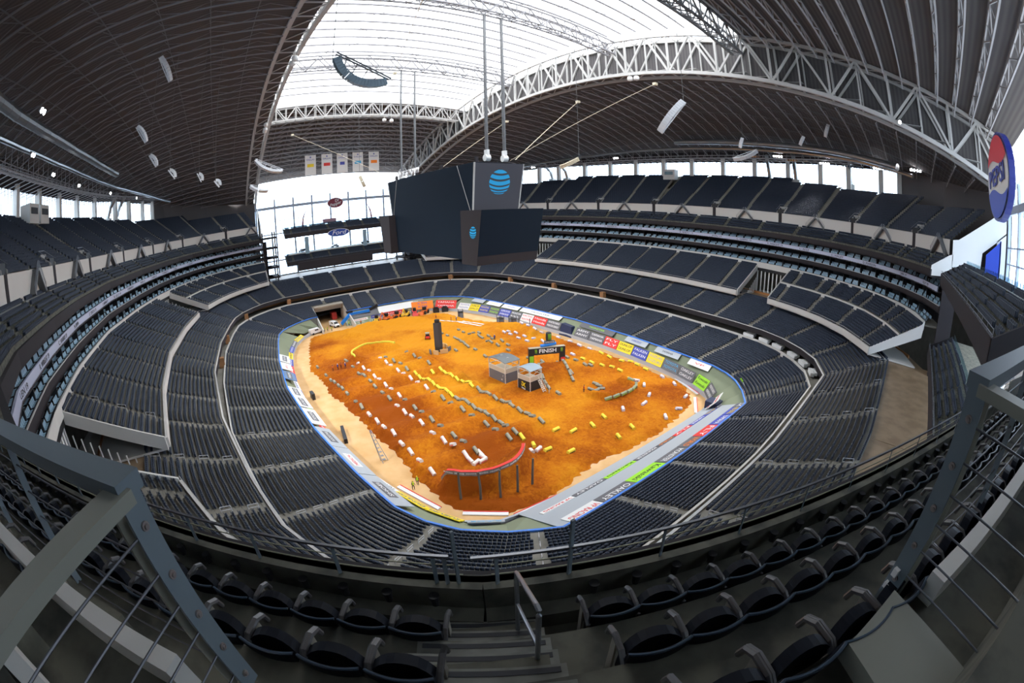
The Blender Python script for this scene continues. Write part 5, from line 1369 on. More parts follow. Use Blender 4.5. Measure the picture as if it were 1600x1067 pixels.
def truck(loc, rz, label):
    r = empty('white_truck', loc, rz, label, 'truck')
    W = 1.0; prof = [(-2.9, .55), (-2.95, 2.0), (-2.7, 2.25), (1.0, 2.25), (1.7, 1.45), (2.7, 1.2), (2.85, .6)]; n = len(prof)
    MB().add([(x, -W, z) for x, z in prof] + [(x, W, z) for x, z in prof], [tuple(range(n)), tuple(range(2 * n - 1, n - 1, -1))] + [(i, i + n, (i + 1) % n + n, (i + 1) % n) for i in range(n)]).build('body', mat('truck_white', (.8, .8, .8), .4), r)
    g = MB(); g.hexa([(1.12, -.9, 1.5), (1.75, -.9, 1.47), (1.75, .9, 1.47), (1.12, .9, 1.5), (1.0, -.85, 2.2), (1.1, -.85, 2.18), (1.1, .85, 2.18), (1.0, .85, 2.2)]); g.box((-.2, 0, 1.75), (1.6, 2.04, .5)); g.build('windows', darker, r)
    MB().box((2.85, 0, .8), (.08, 1.2, .35)).build('grille', darker, r)
    wheels(r, [(x, y) for x in (-1.8, 1.8) for y in (-.9, .9)], .42, .3)
truck((66.0, 25.0, 0.0), math.radians(-75), 'white van parked beside the yellow banners at the far left corner')
truck((71.0, 16.0, 0.0), math.radians(195), 'white truck with dark windows facing out of the tunnel mouth')
def loader(loc, rz, m, kind, label):
    r = empty(kind, loc, rz, label, 'machine', 'heavy machines by the far wall')
    MB().hexa([(-2.2, -1, .7), (1.2, -1, .7), (1.2, 1, .7), (-2.2, 1, .7), (-2.2, -.9, 1.8), (.8, -.9, 1.6), (.8, .9, 1.6), (-2.2, .9, 1.8)]).build('body', m, r)
    MB().box((-.2, 0, 2.3), (1.3, 1.3, 1.3)).build('cab', darker, r)
    a = MB()
    if kind == 'excavator': a.beam((.8, 0, 1.5), (2.6, 0, 4.0), .35); a.beam((2.6, 0, 4.0), (4.2, 0, 2.0), .3); a.box((4.3, 0, 1.6), (.8, .9, .8))
    else:
        for s in (-.6, .6): a.beam((.6, s, 1.6), (2.8, s, 1.0), .25)
        a.hexa([(2.7, -1.2, .3), (3.7, -1.2, .3), (3.7, 1.2, .3), (2.7, 1.2, .3), (2.7, -1.2, 1.4), (3.0, -1.2, 1.4), (3.0, 1.2, 1.4), (2.7, 1.2, 1.4)])
    a.build('arm', m, r)
    if kind == 'excavator':
        for s in (-.95, .95): MB().box((-.4, s, .4), (3.6, .5, .75)).build('track', darker, r)
    else: wheels(r, [(x, y) for x in (-1.5, .9) for y in (-1.0, 1.0)], .75, .5)
mo = mat('machine_orange', (.75, .16, .02), .5); my = mat('machine_yellow', (.80, .50, .03), .5); mrd = mat('machine_red', (.65, .05, .04), .5)
for x, y, rz, m, k, l in ((64.5, -.5, 2.6, my, 'wheel_loader', 'yellow wheel loader at the left end of the machines'), (64.5, -4.6, 2.2, mo, 'excavator', 'orange excavator second among the machines'), (64.8, -9.4, 1.9, mo, 'wheel_loader', 'orange wheel loader in front of the red banner'), (64.5, -13.6, 2.4, my, 'excavator', 'yellow folded excavator with a V shaped arm'), (64.5, -17.6, 2.8, mrd, 'wheel_loader', 'red loader right of the yellow excavator'), (63.2, -21.5, 2.2, mo, 'tanker', 'orange tank machine at the right end of the row')):
    loader((x, y, 0), rz, m, k, l)
# pale crates and dark barriers in front of machines, black buggies at the far corner
for i, (x, y) in enumerate(((60.5, 1.0), (60.4, -2), (60.2, -5), (60.0, -8))):
    tag(MB().box((x, y, .55), (.9, 2.4, 1.1), rz=.05).build('barrier', MGR), 'dark barrier in front of the machines, %s from the left' % ordinal(i), 'barrier', 'dark barriers by the machines')
for i, (x, y) in enumerate(((62.0, -26.5), (60.6, -30.0))):
    tag(MB().box((x, y, .9), (2.2, 2.6, 1.8), rz=-.4).box((x, y, 2.0), (1.2, 1.8, .5), rz=-.4).build('dark_cart', darker), 'dark cart below the red and white banners, %s one' % ('left' if i == 0 else 'right'), 'cart')
for i, (x, y, rz) in enumerate(((46.5, -29.5, -.4), (27.8, -35.5, -.1), (24.0, -38.2, -.1))):
    r = empty('scaffold_stand', (x, y, 0.0), rz, '%s scaffold stand with dark cloth by the far wall' % ['left', 'middle', 'right'][i], 'stand')
    f = MB()
    for a in (-1, 1):
        for b_ in (-1, 1): f.beam((a * 1.1, b_ * .9, 0), (a * 1.1, b_ * .9, 3.4), .12)
    f.box((0, 0, 2.3), (2.4, 2.0, .1)); f.build('frame', darker, r); MB().box((0, 0, 1.1), (2.0, 1.7, 2.0)).build('cloth', mat('cloth_slate', (.16, .2, .26), .7), r)
# blue start ramp and black structure
bs = empty('jump_structure', (71.5, 4.5, 0), label='black stage structure with a bright blue sloping arm and green scrim, left of the machines', cat='structure')
MB().hexa([(-1.2, -4.5, 0), (1.0, -4.5, 0), (1.0, 4.5, 0), (-1.2, 4.5, 0), (-1.2, -4.5, 3.4), (1.0, -4.5, 3.4), (1.0, 4.5, 3.2), (-1.2, 4.5, 3.2)]).build('black_wall', darker, bs)
b_ = MB(); b_.hexa([(-2.6, 8.6, .4), (-1.6, 8.6, .4), (-.4, 4.2, 3.6), (-1.4, 4.2, 3.6), (-2.6, 9.2, 1.4), (-1.6, 9.2, 1.4), (-.4, 4.6, 4.6), (-1.4, 4.6, 4.6)]); b_.box((-.3, 0, 3.9), (1.2, 8.6, .9)); b_.build('blue_arm', mat('bright_blue', (.01, .22, .75), .4), bs)
b_ = MB(); b_.beam((0, -4.6, 4.2), (0, -8.2, 5.6), 1.0); b_.box((0, 4.4, 4.8), (1.4, 2.6, .8)); b_.build('dark_horn', darker, bs)
sc_ = mat('green_scrim', (.20, .26, .16), .8, noise=(.8, (.35, .38, .3), .4, .6)); b_ = MB(); b_.hexa([(-4.2, -6, 0), (-1.3, -6, 0), (-1.3, 7.0, 0), (-4.2, 7.0, 0), (-1.8, -6, 2.2), (-1.3, -6, 2.2), (-1.3, 7.0, 2.0), (-1.8, 7.0, 2.0)]); b_.build('scrim', sc_, bs)
# tunnel mouth in the far left of the lower bowl
tn = MB()
for y in (22.6, 9.2): tn.hexa([(62.5, y - .2, 0), (84, y - .2, 0), (84, y + .2, 0), (62.5, y + .2, 0), (62.5, y - .2, 1.6), (84, y - .2, 8.6), (84, y + .2, 8.6), (62.5, y + .2, 1.6)])
structure(tn, 'wall_tunnel', pale, 'pale side walls of the vehicle tunnel'); structure(MB().box((92, 15.9, 3.0), (12, 14, .1)).box((96.5, 15.9, 3.6), (.4, 14, 7.4)).box((90, 22.9, 3.6), (14, .4, 7.4)).box((90, 8.9, 3.6), (14, .4, 7.4)), 'wall_tunnel_back', darker)
structure(MB().box((79.8, 15.9, 7.6), (3.0, 13.0, .5)).box((81.2, 15.9, 6.4), (.6, 13.2, 2.2)), 'trim_13', mat('beige_lintel', (.42, .38, .32), .7), 'beige lintel over the vehicle tunnel')
structure(MB().quad((62, 9.4, .01), (98, 9.4, .01), (98, 22.4, .01), (62, 22.4, .01)), 'floor_tunnel', ply)
tag(MB().box((86, 12.5, 1.6), (4, 2.2, 3)).build('parked_machine', mrd), 'red and dark machine parked inside the tunnel', 'machine')

# ------------------------------------------------------------------ field wall with printed banners
fwall = MB()
def skip_seg(sx, sy, i): return sx > 0 and sy > 0 and i == 7
WQ = [(0, 42.4), (15, 42.1), (30, 40.6), (44, 38.2), (54, 35.0), (58.6, 32.6), (61.5, 28.4), (62.4, 22.5), (62.4, 9.4), (62.4, 0)]
for sx, sy in ALLQ:
    if sx > 0:
        # the far end wall lies further out, against the seats
        q = [(0, 42.4), (15, 42.1), (30, 40.6), (44, 38.2), (54, 35.0), (60.5, 31.5), (65.5, 27.0), (68.0, 22.6), (68.2, 9.2), (68.4, 0)]
    else: q = WQ
    for i in range(len(q) - 1):
        if sx > 0 and sy > 0 and i == 7: continue
        a, b = q[i], q[i + 1]; a2, b2 = offset(q, .35)[i], offset(q, .35)[i + 1]
        fwall.hexa([(sx * p[0], sy * p[1], 0) for p in (a, b, b2, a2)] + [(sx * p[0], sy * p[1], 1.15) for p in (a, b, b2, a2)])
structure(fwall, 'wall_field', mat('barrier_grey', (.42, .45, .5), .6), 'low pale barrier wall around the plywood floor')
MGT = grey_tarp
olive = mat('olive_walkway', (.22, .25, .16), .8)
# sloping apron between barrier and first row of seats
ap = MB(); FQ = [(0, 42.7), (15, 42.4), (30, 40.9), (44, 38.5), (54, 35.3), (60.3, 32.0), (62.6, 28.2), (62.8, 24), (62.8, 22.5), (62.8, 9.5), (62.8, 0)]
KK = [(0, 46.7), (15, 45.9), (30, 44.8), (44.6, 43), (55.3, 41.3), (60.3, 39.2), (64.4, 36.3), (68.3, 31.8), (71.9, 26), (72.2, 9.5), (72.3, 0)]
for sx, sy in ALLQ:
    for i in range(len(FQ) - 1):
        if sx > 0 and sy > 0 and i >= 8: 
            if i == 8: continue
        a, b, c_, d = FQ[i], FQ[i + 1], KK[i + 1], KK[i]
        if sx > 0 and i >= 5:
            a, b = [(p[0] + 5.6, p[1] + (0 if p[1] < 24 else -2)) for p in (a, b)]
        ap.quad((sx * a[0], sy * a[1], 1.0), (sx * b[0], sy * b[1], 1.0), (sx * c_[0], sy * c_[1], 4.7), (sx * d[0], sy * d[1], 4.7))
structure(ap, 'floor_apron', olive, 'olive concrete apron below the first row')
bt = MB()
Kin = offset(K_Q, -.18)
for sx, sy in ALLQ:
    for i in range(len(K_Q) - 1):
        if sx > 0 and sy > 0 and i == 8: continue
        bt.beam((sx * Kin[i][0], sy * Kin[i][1], 5.15), (sx * Kin[i + 1][0], sy * Kin[i + 1][1], 5.15), .3, .3)
structure(bt, 'trim_14', blue_trim, 'bright blue edge in front of the first row')

def panel(P0, P1, P2, P3, m, name, label, group=None, cat='banner', th=.12):
    """flat cloth with thickness; P0..P3: bottom left, bottom right, top right, top left as read from the field"""
    c = (Vector(P0) + Vector(P1) + Vector(P2) + Vector(P3)) / 4
    r = empty(name, c, label=label, cat=cat, group=group)
    n = (Vector(P1) - Vector(P0)).cross(Vector(P3) - Vector(P0)).normalized() * th
    mb = MB(); mb.hexa([tuple(Vector(p) - c - n * .5) for p in (P0, P1, P2, P3)] + [tuple(Vector(p) - c + n * .5) for p in (P0, P1, P2, P3)])
    mb.build('cloth', m, r); return r, c, (Vector(P1) - Vector(P0)), (Vector(P3) - Vector(P0)), n.normalized()
def panel_text(pn, words, m, rows=(.5,), size=.9, frac=.82, **k):
    r, c, ux, uy, n = pn
    for v in rows: text(words, size, m, r, c + uy * (v - .5) + n * .08, ux, uy, width=ux.length * frac, ext=.01, **k)
def ring(P): return P
# far side: main banner row (z 1.2 .. 3.9); list from far left corner to the near right corner
fx = [56.6, 51.2, 46.2, 41.0, 35.4, 29.6, 23.6, 17.6, 10.6, 3.6]
def fyb(x):  # barrier line, far side
    q = [(0, 42.4), (15, 42.1), (30, 40.6), (44, 38.2), (54, 35.0), (60.3, 31.8)]; x = abs(x)
    for a, b in zip(q[:-1], q[1:]):
        if a[0] <= x <= b[0]: return a[1] + (b[1] - a[1]) * (x - a[0]) / (b[0] - a[0])
    return 31.0
def fpanel(x0, x1, m, word, tm, label, sgn=-1, z0=1.2, z1=3.6, o0=.1, o1=1.75, rows=(.3, .74), size=1.0, frac=.82, **k):
    """x0 > x1 on the far side: left edge to right edge as seen from the field"""
    a = (x0, sgn * (fyb(x0) + o0), z0); b = (x1, sgn * (fyb(x1) + o0), z0); c_ = (x1, sgn * (fyb(x1) + o1), z1); d = (x0, sgn * (fyb(x0) + o1), z1)
    pn = panel(a, b, c_, d, m, 'printed_banner', label)
    if word: panel_text(pn, word, tm, rows=rows, size=size, frac=frac, **k)
    return pn
F_ = [(56.6, 51.4, offwhite, 'TOYOTA', MBL, 'white banner with faint lettering, right of the red one at the far corner'),
      (51.2, 46.4, MY, 'DUNLOP', MK, 'yellow banner with dark words left of the blue and yellow one on the far wall'),
      (46.2, 41.2, MBL, 'ROCKSTAR', MY, 'blue banner with yellow words on the far wall'), (41.0, 35.6, MGR, 'MONSTER', MG, 'grey green banner right of the blue and yellow one'),
      (35.4, 29.8, MBL, 'SUPERCROSS', MW, 'blue banner with two lines of white words behind the far posts'), (29.6, 23.8, MGR, 'MONSTER', MW, 'grey banner with white words between the blue and the white ones'),
      (23.6, 17.8, offwhite, 'RACING', MR, 'white banner with red edge and pale words on the far wall'), (17.6, 10.8, MR, 'Honda', MW, 'red banner with white words on the far wall'),
      (10.6, 3.8, MGR, 'MONSTER ENERGY', MW, 'grey banner with green marks just left of the dark blue gate'), (-3.6, -9.8, MGR, 'ARMY', MW, 'grey banner with big white words right of the dark blue gate'),
      (-10, -16.4, MGR, 'YAMAHA', MW, 'darker grey banner with small white words, left of the red FLY one'), (-16.6, -22.4, MR, 'FLY', MW, 'red banner with FLY in white twice'),
      (-22.6, -28.4, MY, 'DUNLOP', MK, 'yellow banner right of the red FLY one'), (-28.6, -34.6, MBL, 'FALKEN', MW, 'blue banner reading FALKEN twice'),
      (-34.8, -40.6, MY, 'SUZUKI', mat('grey_blue_print', (.3, .32, .5), .6), 'yellow banner reading SUZUKI twice on the far right wall'), (-40.8, -46.8, MGR, 'TOYOTA', MCY, 'dark grey banner with pale blue words'),
      (-47.0, -52.6, MGR, 'OAKLEY', MW, 'dark grey banner with white rings and OAKLEY')]
for x0, x1, m, w_, tm, lab in F_: fpanel(x0, x1, m, w_, tm, lab)
def seg_panel(A, B, z0, z1, dep, m, word, tm, label, rows=(.3, .74), size=1.0, frac=.82, cat='banner', off=0.0, name='printed_banner', **k):
    """A, B plan points left and right as read from the field; slopes outward by dep"""
    A = Vector((*A, 0)); B = Vector((*B, 0)); t = (B - A).normalized(); n = Vector((-t.y, t.x, 0))   # reading left to right, outward is to the left-hand normal
    a, b = A + n * off, B + n * off; c_, d = B + n * (off + dep), A + n * (off + dep)
    pn = panel((a.x, a.y, z0), (b.x, b.y, z0), (c_.x, c_.y, z1), (d.x, d.y, z1), m, name, label, cat=cat)
    if word: panel_text(pn, word, tm, rows=rows, size=size, frac=frac, **k)
    return pn
seg_panel((-53.0, -35.5), (-57.4, -33.4), 1.2, 3.6, 1.7, MG, 'Kawasaki', MK, 'lime green banner reading Kawasaki twice on the far right wall')
seg_panel((-57.6, -33.3), (-61.2, -29.2), 1.2, 3.6, 1.7, MGR, 'MONSTER ENERGY', MW, 'dark banner with green claws at the right corner')
seg_panel((-61.6, -28.6), (-62.9, -23.6), 1.2, 4.4, 3.0, offwhite, 'VP RACING', MR, 'white banner with black and red words at the right corner')
seg_panel((68.3, -18.2), (65.5, -27.2), 1.2, 4.3, 1.6, MO, 'KTM', MBL, 'orange banner at the far corner left of the red one', size=1.2, frac=.4)
seg_panel((65.0, -27.6), (57.6, -33.6), 1.2, 4.3, 1.8, MR, 'YAMAHA', MW, 'red banner with YAMAHA in white at the far corner')
# far end: low strip banners and big white tarp with a grey clawed panel
seg_panel((68.3, 8.8), (68.3, 2.0), 1.0, 2.0, .3, offwhite, 'TOYOTA', MR, 'white low strip of the far wall behind the black stage', rows=(.5,), size=.6)
seg_panel((68.3, .5), (68.3, -4.5), 1.0, 2.2, .4, MBL, 'DUNLOP', MY, 'blue and yellow low banner behind the yellow loader', rows=(.5,), size=.7)
seg_panel((68.3, -5.0), (68.3, -14.0), 1.0, 2.4, .4, MR, 'Honda', MW, 'long red low banner behind the machines', rows=(.5,), size=.9)
seg_panel((68.3, -14.2), (68.3, -18.0), 1.0, 2.4, .4, MGR, 'MONSTER', MY, 'short dark banner right of the long red one', rows=(.5,), size=.8)
seg_panel((69.3, 8.8), (69.4, -3.4), 2.1, 4.4, 2.4, MGR, None, None, 'grey printed tarp beside the tunnel mouth', cat='tarp', name='tarp')
pn = seg_panel((69.4, -3.6), (68.8, -20.0), 2.3, 4.5, 2.4, offwhite, None, None, 'big white tarp along the far first rows', cat='tarp', name='tarp')
pn = seg_panel((70.4, -12.0), (69.6, -25.0), 3.2, 4.9, 1.7, mat('olive_print', (.26, .27, .22), .6), 'MONSTER ENERGY', MW, 'olive grey tarp with green claw marks above the white tarp', cat='tarp', rows=(.5,), size=.8, frac=.6, off=.3, name='tarp')
claw(pn[3] * .0 + pn[1] * 0 + pn[2] * -.36 + pn[4] * .1, pn[2], pn[3], .8, MY, pn[0])
# near end: three grey strips with printed bands, read from the field
def erow(y0, y1, x0, x1, z0, z1, m, word, tm, label, rows=(.5,), size=1.3, frac=.8, name='printed_banner', **k):
    pn = panel((-x0, y0, z0), (-x0, y1, z0), (-x1, y1, z1), (-x1, y0, z1), m, name, label, cat='tarp' if name == 'tarp' else 'banner')
    if word: panel_text(pn, word, tm, rows=rows, size=size, frac=frac, **k)
    return pn
erow(-27.6, 25.8, 62.3, 72.1, 1.25, 4.95, grey_tarp, None, None, 'wide pale grey tarp sloping over the near end rows', name='tarp')
E_ = [(18.2, 24.2, offwhite, 'VP RACING', MR, 'white banner with red edge'), (11.4, 18.0, MGR, 'OAKLEY', MW, 'dark grey banner with a white ring and OAKLEY'), (4.0, 11.2, MG, 'Kawasaki', MK, 'lime green Kawasaki banner'),
      (-2.6, 3.8, MGR, 'MONSTER', MW, 'dark banner with green marks'), (-7.8, -2.8, MGR, 'WORLD', MO, 'dark banner with orange mark'), (-13.8, -8.0, MR, 'FLY', MW, 'red banner with white FLY'), (-19.6, -14.0, MBL, 'YAMAHA', MW, 'blue banner with white words'),
      (-24.4, -19.8, MBL, 'RED BULL', MY, 'dark blue banner with yellow words'), (-27.4, -24.6, MGR, 'SX', MW, 'small dark banner with white letters')]
for y0, y1, m, w_, tm, lab in E_:
    erow(y0, y1, 69.3, 71.9, 3.98, 4.99, m, w_, tm, lab + ', upper strip of the near end tarp', size=1.6, frac=.85)
    erow(y0, y1, 65.0, 65.9, 2.36, 2.70, m, w_, tm, lab + ', thin lower strip of the near end tarp', size=.8, frac=.85)
# near left side: banner strip on the barrier and tarps against the seats, read from the field
N_ = [(61.0, 31.0), (55.0, 34.7), (48, 36.9), (41.5, 38.7), (34.5, 39.9), (27.5, 40.9), (20.5, 41.6), (13.5, 42.2), (6.5, 42.4), (-.5, 42.5), (-7.5, 42.4), (-14.5, 42.2), (-22, 41.5), (-28.5, 40.8), (-34.5, 39.9), (-41, 38.8), (-47, 37.3), (-53.5, 35.3), (-58.8, 32.6)]
NB = [(MY, 'SUZUKI', MBL, 'yellow banner reading SUZUKI beside the white van'), (MGR, 'MONSTER', MW, 'dark banner with pale frame left of the yellow one'), (MBL, 'TOYOTA', MW, 'blue printed banner at the far end of the left wall'), (MY, 'DUNLOP', MK, 'yellow banner in the middle of the far left curve'), (MBL, 'FALKEN', MW, 'blue grey banner below the yellow one on the left wall'),
      (MR, 'FLY', MW, 'red banner with white marks on the left wall'), (MBL, 'OAKLEY', MW, 'blue banner with pale rings on the left wall'), (offwhite, 'ARMY', MBL, 'white banner with blue marks on the left wall'), (MBL, 'YAMAHA', MR, 'blue banner with red and white stripes on the left wall'), (MG, 'Kawasaki', MK, 'lime green banner on the left wall'),
      (offwhite, 'VP RACING', MR, 'white banner with red print just below the lime green one'), (MR, 'Honda', MW, 'red banner with white print on the left wall'), (MGR, 'MONSTER', MW, 'dark grey banner next to the black bench on the left wall'), (MR, 'YAMAHA', MW, 'long red banner on the left wall before the orange one'), (MO, 'KTM', MBL, 'orange banner on the left wall'),
      (offwhite, 'TOYOTA', MK, 'white banner between the orange and the yellow ones on the left wall'), (MY, 'DUNLOP', MBL, 'yellow banner with dark blue marks near the two workers'), (MY, 'SUZUKI', MBL, 'yellow banner reading SUZUKI at the nearest end of the left wall')]
for i, (m, w_, tm, lab) in enumerate(NB):
    A, B = N_[i + 1], N_[i]
    # seen from the field looking to +y the left end is the one with smaller x
    seg_panel(A, B, 1.2, 2.0, 1.3, m, w_, tm, lab, rows=(.5,), size=.95, frac=.85)
seg_panel((-62.1, 28.0), (-59.2, 32.3), 1.2, 1.9, 1.2, grey_tarp, 'RACE', MCY, 'grey corner banner with blue marks at the nearest corner', rows=(.5,), size=.8)
KN = lambda x: -1
def k_at(x):
    q = K_Q; x = abs(x)
    for a, b in zip(q[:-1], q[1:]):
        if a[0] <= x <= b[0] and b[0] > a[0]: return a[1] + (b[1] - a[1]) * (x - a[0]) / (b[0] - a[0])
    return 30
TP = [(31, 24, offwhite, 'TOYOTA', MBL), (23, 16.4, offwhite, 'BELL', MR), (14.8, 7.8, mat('slate_blue_print', (.12, .2, .33), .6), 'MONSTER', MW), (1.8, -4.6, offwhite, 'WORLD', MGR), (-5, -12.2, offwhite, 'DUNLOP', MBL), (-13, -22.0, offwhite, 'TOYOTA', MGR), (-23.6, -33.0, grey_tarp, 'ROCKSTAR', MY), (-33.2, -44.0, grey_tarp, 'MEDICAL', MR), (-44.2, -54.6, grey_tarp, 'SHOEI', MGR)]
for i, (x1, x0, m, w_, tm) in enumerate(TP):
    a = (x0, k_at(x0) - 3.3, 3.5); b = (x1, k_at(x1) - 3.3, 3.5); c_ = (x1, k_at(x1) - .35, 5.0); d = (x0, k_at(x0) - .35, 5.0)
    pn = panel(a, b, c_, d, m, 'tarp', '%s tarp with a printed panel below the left stand, %s from the far end' % ('white' if m is offwhite else ('slate blue' if m is not grey_tarp else 'pale grey'), ordinal(i)), cat='tarp')
    r, c0, ux, uy, n = pn; u = ux.normalized(); v = uy.normalized()
    pm = MB(); pm.hexa([tuple(u * e * 2.6 + v * f_ * .75 + n * g_) for g_ in (.06, .09) for e, f_ in ((-1, -1), (1, -1), (1, 1), (-1, 1))]); pm.build('print_panel', MGR if tm is not MR else offwhite, r)
    text(w_, .95, MW if tm is not MR else MR, r, c0 + n * .12, ux, uy, width=4.4, ext=.005)
# corner tarp near the camera
pn = panel((-67.2, 33.0, 3.6), (-62.6, 37.6, 3.6), (-61.2, 38.6, 5.0), (-68.0, 31.9, 5.0), grey_tarp, 'tarp', 'pale grey corner tarp with white and blue print nearest to the camera', cat='tarp')
text('RACE TECH', .8, MCY, pn[0], pn[1] + pn[4] * .1, pn[2], pn[3], width=4.5)
pn = panel((-70.2, 28.2, 3.6), (-67.4, 32.6, 3.6), (-68.4, 31.6, 5.0), (-71.6, 26.2, 5.0), mat('pale_green_tarp', (.42, .5, .45), .6), 'tarp', 'small pale green tarp beside the near corner steps', cat='tarp')
# far side: tarps between banners and blue edge
for i, (x0, x1, m, w_, tm) in enumerate(((54, 47, grey_tarp, '', MBL), (45, 37, offwhite, 'DUNLOP', MY), (36, 27, offwhite, 'TOYOTA', MBL), (26, 5.5, offwhite, 'MONSTER', MGR), (-4, -19, MGR, 'MONSTER', MG), (-24, -32.5, grey_tarp, 'SUPERCROSS', MBL), (-36, -44.6, grey_tarp, 'YAMAHA', MK), (-48, -55, offwhite, 'VP', MR))):
    a = (x0, -(k_at(x0) - 2.2), 4.0); b = (x1, -(k_at(x1) - 2.2), 4.0); c_ = (x1, -(k_at(x1) - .35), 5.0); d = (x0, -(k_at(x0) - .35), 5.0)
    pn = panel(a, b, c_, d, m, 'tarp', '%s tarp under the right stand, %s from the far end' % ('white' if m is offwhite else ('grey' if m is grey_tarp else 'dark')  , ordinal(i)), cat='tarp')
    if w_: panel_text(pn, w_, tm, rows=(.5,), size=.9, frac=.45)
gt = MB(); gt.hexa([(3.4, -42.2, 0), (-2.6, -42.2, 0), (-2.6, -44.8, 0), (3.4, -44.8, 0), (3.0, -43.2, 3.8), (-1.6, -43.2, 3.4), (-1.6, -44.8, 3.4), (3.0, -44.8, 3.8)]); tag(gt.build('gate_drape', mat('midnight_drape', (.01, .02, .07), .6)), 'dark blue draped gate opening in the middle of the far wall', 'gate')
gt = MB(); gt.box((-63.8, -26.6, 1.6), (3.0, 3.0, 3.0)); tag(gt.build('gate_drape', mat('midnight_drape', (.01, .02, .07), .6)), 'dark blue boxed gate at the right corner of the floor', 'gate')
seg_panel((-63.5, -38.6), (-66.0, -35.4), 4.2, 5.8, .6, MG, 'Kawasaki', MK, 'bright green upright banner above the right corner below the seats', rows=(.5,), size=.8)
seg_panel((-66.2, -35.2), (-69.2, -30.6), 4.2, 5.6, .6, offwhite, 'VP', MR, 'white red and black banner curving along the blue edge at the right corner', rows=(.5,), size=.8)
# white floor lines and red white edge strips
for i, (P_) in enumerate((((38, -25.5), (47, -19.5)), ((28.5, -27.5), (38.5, -24.0)), ((29.5, -29.2), (39, -26.0)))):
    (ax_, ay_), (bx_, by_) = P_; n_ = 8; mb = MB()
    for k in range(n_):
        p, q = [(ax_ + (bx_ - ax_) * t, ay_ + (by_ - ay_) * t) for t in (k / n_, (k + 1) / n_)]
        mb.add([(p[0], p[1] - .4, gz(*p) + .10), (q[0], q[1] - .4, gz(*q) + .10), (q[0], q[1] + .4, gz(*q) + .10), (p[0], p[1] + .4, gz(*p) + .10)], [(0, 1, 2, 3)])
    tag(mb.build('white_strip', MW), 'white strip lying on the dirt of the start straight, %s one' % ['longest', 'left of the near pair', 'right of the near pair'][i], 'strip')
edge = [((-44, 36.4), (-53, 33.6)), ((-56, 31.3), (-60.2, 26)), ((-61.2, 25.5), (-61.6, 17.5)), ((-56.5, -31.0), (-61.0, -24.0)), ((-46, -38.0), (-56, -33.2))]
for i, (a, b) in enumerate(edge):
    mb = MB(); mb.beam((*a, .12), (*b, .12), .7, .16); o = mb.build('edge_strip', MW); tag(o, 'white and red strip on the plywood edge, %s from the two left workers' % ordinal(i), 'strip')
    d_ = (Vector((*b, 0)) - Vector((*a, 0))).normalized(); n_ = Vector((-d_.y, d_.x, 0)) * .4
    m2 = MB(); m2.beam((a[0] + n_.x, a[1] + n_.y, .15), (b[0] + n_.x, b[1] + n_.y, .15), .15, .22); m2.build('red_edge', MR, o)
# leaning scaffold mast, bench, speakers by the left floor
cr2 = MB(); base = Vector((-35.2, 35.2, 0)); top_ = Vector((-32.6, 36.2, 5.6))
for dx, dy in ((.35, .35), (-.35, .35), (0, -.4)): cr2.beam(base + Vector((dx * 1.6, dy * 1.6, 0)), top_ + Vector((dx * .3, dy * .3, 0)), .09)
for k in range(8): p = base.lerp(top_, (k + .5) / 8); cr2.box(p, (.6 * (1 - k / 10), .6 * (1 - k / 10), .05))
tag(cr2.build('lattice_mast', railsteel), 'pale leaning lattice mast standing on the plywood left of the track', 'mast')
tag(MB().box((-21.6, 38.9, .5), (6.4, .7, 1.0), rz=-.16).build('bench', darker), 'long black bench or case on the plywood by the left wall', 'bench')
tag(MB().box((2.5, 40.2, .8), (2.6, .8, 1.6), rz=.05).build('case', darker), 'black case by the lime green banner on the left wall', 'case')

# ------------------------------------------------------------------ people
skin = mat('skin', (.45, .26, .18), .6)
def person_proto(name, top, legs, head, arm_out=.25, step=.12):
    r = empty(name, (0, 0, 0), cat='person')
    V = [(0, 0, .95), (0, 0, 1.15), (0, 0, 1.40), (0, 0, 1.50), (0, .02, 1.60), (0, .0, 1.72), (-.09, 0, .9), (-.11, step, .5), (-.11, step * .6, .06), (-.11, step * .6 + .14, .03), (.09, 0, .9), (.11, -step, .5), (.11, -step * .9, .06), (.11, -step * .9 + .14, .03),
         (-.19, 0, 1.40), (-.24, .02, 1.14), (-.22, arm_out, .98), (-.21, arm_out + .09, .96), (.19, 0, 1.40), (.25, -.02, 1.12), (.25, arm_out * .6, .92), (.25, arm_out * .6 + .08, .88)]
    E_ = [(0, 1), (1, 2), (2, 3), (3, 4), (4, 5), (0, 6), (6, 7), (7, 8), (8, 9), (0, 10), (10, 11), (11, 12), (12, 13), (2, 14), (14, 15), (15, 16), (16, 17), (2, 18), (18, 19), (19, 20), (20, 21)]
    R_ = [.15, .15, .16, .065, .10, .085, .10, .075, .055, .045, .10, .075, .055, .045, .075, .055, .045, .035, .075, .055, .045, .035]
    me = bpy.data.meshes.new('body'); me.from_pydata(V, E_, []); o = bpy.data.objects.new('body', me); C.objects.link(o); o.parent = r
    md = o.modifiers.new('s', 'SKIN'); 
    if me.skin_vertices:
        for i, q in enumerate(R_): me.skin_vertices[0].data[i].radius = (q, q)
        me.skin_vertices[0].data[0].use_root = True
    o.modifiers.new('u', 'SUBSURF').levels = 1; me.materials.append(legs)
    t = MB(); t.lathe((0, 0, 0), [(.17, .95), (.185, 1.15), (.20, 1.36), (.17, 1.46), (.08, 1.50)], 12); t.build('vest', top, r)
    h = MB(); h.lathe((0, .01, 0), [(.06, 1.54), (.095, 1.60), (.10, 1.68), (.06, 1.73)], 10); h.build('face', skin, r)
    h = MB(); h.lathe((0, .0, 0), [(.125, 1.67), (.125, 1.72), (.10, 1.79), (.03, 1.82)], 12); h.build('hat', head, r)
    return r
